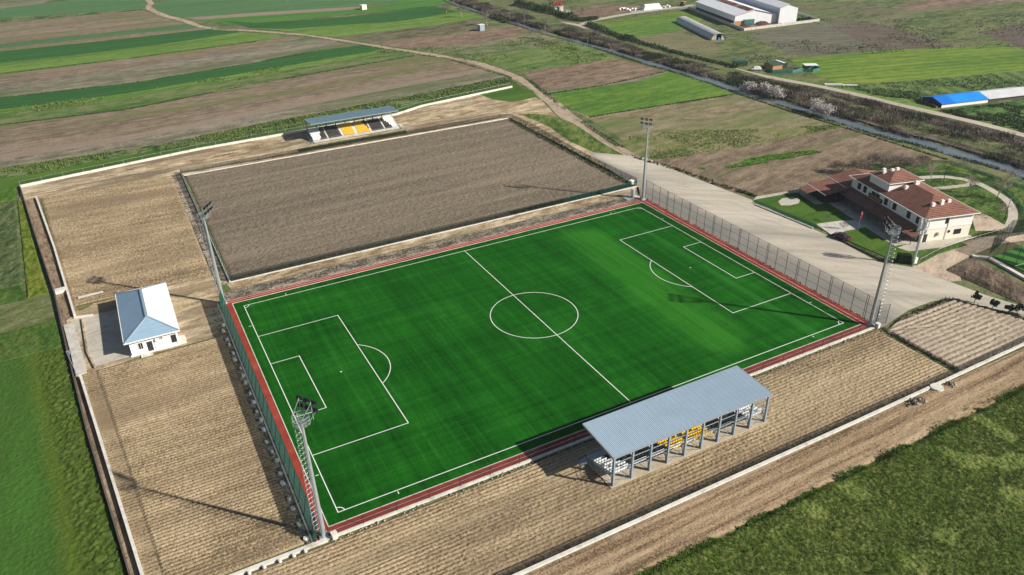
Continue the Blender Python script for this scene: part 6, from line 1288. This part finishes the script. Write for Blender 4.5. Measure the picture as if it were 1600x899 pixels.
# long shed with blue and pale roof sheets
def blue_shed():
    A = np.array(G(1470.6, 169)[:2]); B = np.array(G(1543, 160.5)[:2]); d = B-A; L1 = float(np.linalg.norm(d)); rz = math.atan2(d[1], d[0]); dp = 10.0; h, hz = 1.5, 2.9
    root = empty('livestock_shed', (A[0], A[1], 0), rz, 'long low shed with a bright blue roof and pale extension at the right edge', 'shed'); L2 = L1+22
    def slope(x0, x1, mat, name, hh=0.0):
        b = MB()
        for (y0, z0, y1, z1) in ((-0.4, h-0.06, dp/2, hz), (dp/2, hz, dp+0.4, h-0.06)):
            P = [(x0, y0, z0+hh), (x1, y0, z0+hh), (x1, y1, z1+hh), (x0, y1, z1+hh)]; b.quad(*P); b.quad(*[(p[0], p[1], p[2]-0.06) for p in reversed(P)])
        return b.build(name, mat, root)
    slope(-0.3, 6.0, plain('deep_blue_sheet', (0.005, 0.16, 0.60), 0.45, 0.4, var=0.1, scale=0.4), 'blue_roof'); slope(6.03, L1, SHEET_BLUE, 'blue_roof'); slope(L1+0.03, L2, plain('pale_roof_sheet', (0.56, 0.56, 0.56), 0.6, 0.3, var=0.1, scale=0.3), 'pale_roof', -0.1)
    b = MB(); b.box((L1/2, 0.05, 0.68), (L1, 0.12, 1.36)); b.box((L1/2, dp, 0.68), (L1, 0.12, 1.36)); b.build('wall', WALL_WHITE, root)
    b = MB(); b.box(((L1+L2)/2, 0.3, 0.6), (L2-L1, 0.12, 1.1)); b.box(((L1+L2)/2, dp, 0.6), (L2-L1, 0.12, 1.1)); b.build('back_wall', CONC_DARK, root)
    b = MB(); b.quad((0.2, 0, 0), (0.2, dp, 0), (0.2, dp, h), (0.2, dp/2, hz-0.1), (0.2, 0, h)); b.build('gable', FRAME_DARK, root)
    b = MB()
    for y, hh in ((1.0, 0.7), (2.6, 0.9), (4.2, 0.8), (6.0, 1.0), (7.8, 0.8)): b.box((-1.2-0.3*(y % 2), y, hh/2), (1.6, 1.0, hh), 0.3*y)
    b.build('stored_sacks', CONC_DARK, root)
blue_shed()
def farmhouse():
    r_, l_ = box_hut('farmhouse', (866, 18), (880, 17.5), 8, 3.6, 1.8, WALL_WHITE, [RED_PAINT, RED_PAINT], 'small white farmhouse with a red roof among bare trees at the top', 'house'); window(r_, (l_/2, 0, 1.9), 1.4, 1.4, 'x')
    b = MB(); b.box((l_*0.5, -0.03, 1.05), (1.0, 0.06, 2.0)); b.build('door', FRAME_DARK, r_)
farmhouse()
# white wrapped bales in a stack and loose
bm_ = MB(); bm_.tube((0, -0.6, 0), (0, 0.6, 0), 0.62, n=12); bme = bm_.me('round_bale', BALE)
o0, L_, rz_ = frame_from((1006, 17.5), (1035, 15.0)); k = 0; rg = random.Random(9)
for lay, rows_ in ((0, 4), (1, 3), (2, 2)):
    for i in range(9-lay):
        for j in range(rows_):
            x = 0.9+i*L_/9.0+lay*L_/18; y = 0.7+j*1.35+lay*0.65; c_, s_ = math.cos(rz_), math.sin(rz_)
            b_ = obj('silage_bale', bme, None, (o0[0]+c_*x-s_*y, o0[1]+s_*x+c_*y, 0.62+lay*1.05), rz_+math.pi/2); b_.scale = (1.0, 1.12, 1.0)
            tag(b_, 'white wrapped round bale in the big stack near the warehouse', 'bale', 'white bales in the big stack')
for i in range(11):
    p = G(968+i*2.6+rg.uniform(-1, 1), 16.5+rg.uniform(-1.6, 1.2)); b_ = obj('silage_bale', bme, None, (p[0], p[1], 0.6), rg.uniform(0, 3)); tag(b_, 'white wrapped bale lying loose left of the big bale stack', 'bale', 'loose white bales left of the stack')
for i in range(4):
    p = G(1037+i*2.8, 12+rg.uniform(-1.6, 0.8)); b_ = obj('silage_bale', bme, None, (p[0], p[1], 0.6), rg.uniform(0, 3)); tag(b_, 'white wrapped bale lying loose right of the big bale stack', 'bale', 'loose white bales right of the stack')
def tractor(px, py, rz):
    c = G(px, py); root = empty('loader_tractor', (c[0], c[1], 0), rz, 'orange and blue loader tractor standing on the yard left of the warehouse', 'tractor')
    b = MB(); b.box((0.8, 0, 1.3), (2.6, 1.1, 1.0)); b.box((1.9, 0, 1.2), (0.5, 1.0, 0.7)); b.build('bonnet', SHEET_BLUE, root); b = MB(); b.box((-0.9, 0, 2.3), (1.6, 1.5, 1.5)); b.build('cab', GLASS, root); b = MB(); b.box((-0.9, 0, 3.1), (1.8, 1.7, 0.14)); b.build('cab_roof', ORANGE_PAINT, root)
    for x, r in ((-1.0, 0.85), (1.5, 0.55)):
        for s in (-1, 1): b = MB(); b.tube((x, s*0.65, r), (x, s*1.05, r), r, n=14); b.build('wheel', RUBBER, root)
    b = MB(); b.bar((0.8, 0.7, 1.5), (3.0, 0.7, 2.4), 0.15); b.bar((0.8, -0.7, 1.5), (3.0, -0.7, 2.4), 0.15); b.box((3.3, 0, 2.1), (0.9, 2.2, 0.8)); b.build('loader', ORANGE_PAINT, root)
tractor(1066, 10, 0.6)
fence('pale rail fence along the upper edge of the light green field by the bales', [G(985, 21)[:2], G(1020, 18)[:2], G(1085, 14)[:2]], 1.3, 3.0, STEEL, None, 0.08, (0.4, 0.7, 1.0), rr=0.05)

# ------------------------------------------------------------------ small things round the pitch
c = G(999, 304); root = empty('electric_cabinet', (55.0, 40.9, 0.05), 0, 'white electric cabinet on a pale slab beside the far right light mast', 'cabinet'); b = MB(); b.box((0, 0, 1.3), (0.9, 0.8, 2.4)); b.build('body', WALL_WHITE, root); b = MB(); b.box((0, -0.42, 1.3), (0.8, 0.04, 2.1)); b.build('door', FRAME_WHITE, root); b = MB(); b.box((-0.5, 0.2, 0.1), (4.2, 2.6, 0.2)); b.build('slab', CONC_WHITE, root)
b = MB(); b.box((0, 0, 0.55), (1.1, 0.9, 1.1)); b.box((0, 0, 1.13), (1.25, 1.05, 0.08)); tag(b.build('white_cabinet', WALL_WHITE, None, (60.6, 49.2, 0.05), 0.3), 'small white box at the right end of the green mesh fence', 'cabinet')
for x, y, lb in ((-54.3, -38.6, 'white block at the end of the touchline kerb by the near left mast'), (56.9, -38.6, 'white block at the end of the touchline kerb by the near right mast')):
    b = MB(); b.box((0, 0, 0.5), (0.75, 0.75, 1.0)); b.box((0, 0, 1.03), (0.85, 0.85, 0.08)); tag(b.build('kerb_block', CONC_WHITE, None, (x, y, 0.05), 0.1), lb, 'block')
def rocks(name, n, fn, smin, smax, mats, seed):
    rg = np.random.default_rng(seed); base = np.array([(0, 0, 0.7), (0.9, 0.1, 0.0), (0.2, 0.85, 0.1), (-0.8, 0.3, 0), (-0.4, -0.8, 0.05), (0.5, -0.75, 0), (0, 0, -0.5)]); f = np.array([(0, 1, 2), (0, 2, 3), (0, 3, 4), (0, 4, 5), (0, 5, 1), (6, 2, 1), (6, 3, 2), (6, 4, 3), (6, 5, 4), (6, 1, 5)])
    P = fn(rg, n); s = rg.uniform(0, 1, n)**2.2*(smax-smin)+smin; a = rg.uniform(0, 6.28, n); B = base[None]*s[:, None, None]*rg.uniform(0.6, 1.3, (n, 7, 3)); ca, sa = np.cos(a)[:, None], np.sin(a)[:, None]
    X = B[..., 0]*ca-B[..., 1]*sa+P[:, 0:1]; Y = B[..., 0]*sa+B[..., 1]*ca+P[:, 1:2]; Z = B[..., 2]+P[:, 2:3]+s[:, None]*0.2
    F = (f[None]+np.arange(n)[:, None, None]*7).reshape(-1, 3)
    return tag(obj(name, fast_mesh(name, np.stack([X, Y, Z], -1).reshape(-1, 3), F, mats, mi=np.repeat(rg.integers(0, len(mats), n), 10))), kind='stuff')
def area(x0, x1, y0, y1, z=0.06): return lambda rg, n: np.stack([rg.uniform(x0, x1, n), rg.uniform(y0, y1, n), np.full(n, z)], 1)
rocks('rubble', 1900, area(-56, 57, 38.9, 42.0), 0.06, 0.26, [STONE, STONE_DARK], 1)
rocks('rubble', 900, area(-59.4, -57.1, -38, 36), 0.07, 0.34, [STONE, STONE_DARK, STONE_DARK], 2)
rocks('rubble', 1000, area(-56.2, -53.4, 46, 127), 0.07, 0.3, [STONE, STONE_DARK, STONE_DARK], 3)
rocks('clods', 2200, area(-40, 95, -64.8, -57.5, 0.15), 0.04, 0.20, [STONE_DARK, plain('track_clod', (0.33, 0.235, 0.145), 0.95, 0.1, var=0.3)], 4)
rocks('clods', 1500, area(-55, 57, -40.4, -38.7, 0.12), 0.06, 0.25, [STONE, plain('tan_clod', (0.42, 0.31, 0.18), 0.95, 0.1, var=0.25)], 5)
rocks('stones', 90, area(-22, 40, -65.6, -63.8, 0.15), 0.06, 0.22, [CONC_WHITE], 6)
rocks('verge_weeds', 900, area(57.2, 57.9, -38, 44), 0.06, 0.28, [STONE, STONE_DARK, LEAF_DARK], 7)
rocks('rubble', 260, area(60.9, 63.6, 50, 122), 0.1, 0.5, [STONE, STONE_DARK, LEAF_MID], 8)
for (x, y, sx, sy, n, lb, sd) in ((42.5, -58.3, 2.6, 0.9, 160, 'grey brown stone pile below the white foreground wall', 11), (52.3, -58.0, 0.9, 0.7, 50, 'small dark stone pile right of the bulge in the white wall', 12)):
    def fn(rg, n, x=x, y=y, sx=sx, sy=sy): a = rg.normal(0, 0.45, (n, 2)); return np.stack([x+a[:, 0]*sx, y+a[:, 1]*sy, 0.15+0.6*np.exp(-(a**2).sum(1)*2)*rg.random(n)], 1)
    o = rocks('stone_pile', n, fn, 0.1, 0.36, [STONE, STONE_DARK], sd); tag(o, lb, 'stone pile')
b = MB(); b.tube((0, 0, 0), (0, 0, 0.42), 1.2, 1.1, n=16); tag(b.build('manhole_ring', CONC_WHITE, None, (49.2, -57.3, 0.05)), 'round pale concrete bulge against the white foreground wall', 'manhole')
for nm, p0, p1, n, sd in (('weed_hedge', (57.3, -39.6), (57.3, -56), 260, 21), ('weed_hedge', (62.0, -39.2), (79.0, -38.3), 200, 22), ('weeds', (79, -38.6), (85, -52), 260, 23)):
    def fn(rg, n, p0=p0, p1=p1): t = rg.random(n); return np.stack([p0[0]+(p1[0]-p0[0])*t+rg.normal(0, 0.35, n), p0[1]+(p1[1]-p0[1])*t+rg.normal(0, 0.35, n), np.full(n, 0.08)], 1)
    tufts(nm, fn, n, 0.5, [REED_DARK, LEAF_DARK], sd, 0.4, 0.07)
def edge_pts(rg, n):
    x = rg.uniform(-40, 95, n*3); y = -65.3+rg.exponential(0.55, n*3); keep = vn(x*0.3, y*0.6, 71)+0.35*vn(x*1.4, y*1.4, 72) > 0.55+(y+65.3)*0.14; x, y = x[keep][:n], y[keep][:n]
    return np.stack([x, y, np.full(len(x), 0.10)], 1)
tufts('meadow_edge_grass', edge_pts, 6000, 0.42, [GRASS_BLADE, LEAF_DARK], 31, 0.32, 0.06)
def strip_pts(x0, x1, y0, y1): return lambda rg, n: np.stack([rg.uniform(x0, x1, n), rg.uniform(y0, y1, n), np.full(n, 0.1)], 1)
tufts('verge_grass', strip_pts(-52, 61, 47.5, 48.4), 900, 0.35, [LEAF_DARK, WEED], 28, 0.3, 0.06)
tufts('verge_grass', strip_pts(-50, 100, -56.4, -55.4), 1600, 0.5, [REED_DARK, GRASS_DRY], 24, 0.3, 0.05)
tufts('verge_grass', strip_pts(-16, 22, 128.2, 130.6), 2500, 0.5, [LEAF_MID, GRASS_BLADE], 25, 0.3, 0.08)
tufts('verge_grass', strip_pts(20, 60, 47.6, 49.2), 1500, 0.5, [LEAF_DARK, GRASS_BLADE], 26, 0.3, 0.08)
tufts('verge_grass', strip_pts(58.6, 60.8, 50, 122), 1800, 0.5, [LEAF_DARK, LEAF_MID], 27, 0.3, 0.10)

# ------------------------------------------------------------------ thin air between the near ground and the far fields
hb_ = MB(); hb_.box((250, 400, 46), (1600, 1600, 96)); hm = bpy.data.materials.new('haze'); hm.use_nodes = True; ht = hm.node_tree; ht.nodes.remove(ht.nodes['Principled BSDF'])
pv = ht.nodes.new('ShaderNodeVolumePrincipled'); pv.inputs['Color'].default_value = (0.80, 0.88, 0.96, 1); pv.inputs['Density'].default_value = 0.00010; pv.inputs['Anisotropy'].default_value = 0.2
ht.links.new(pv.outputs[0], ht.nodes['Material Output'].inputs['Volume']); tag(hb_.build('haze', hm), kind='stuff')
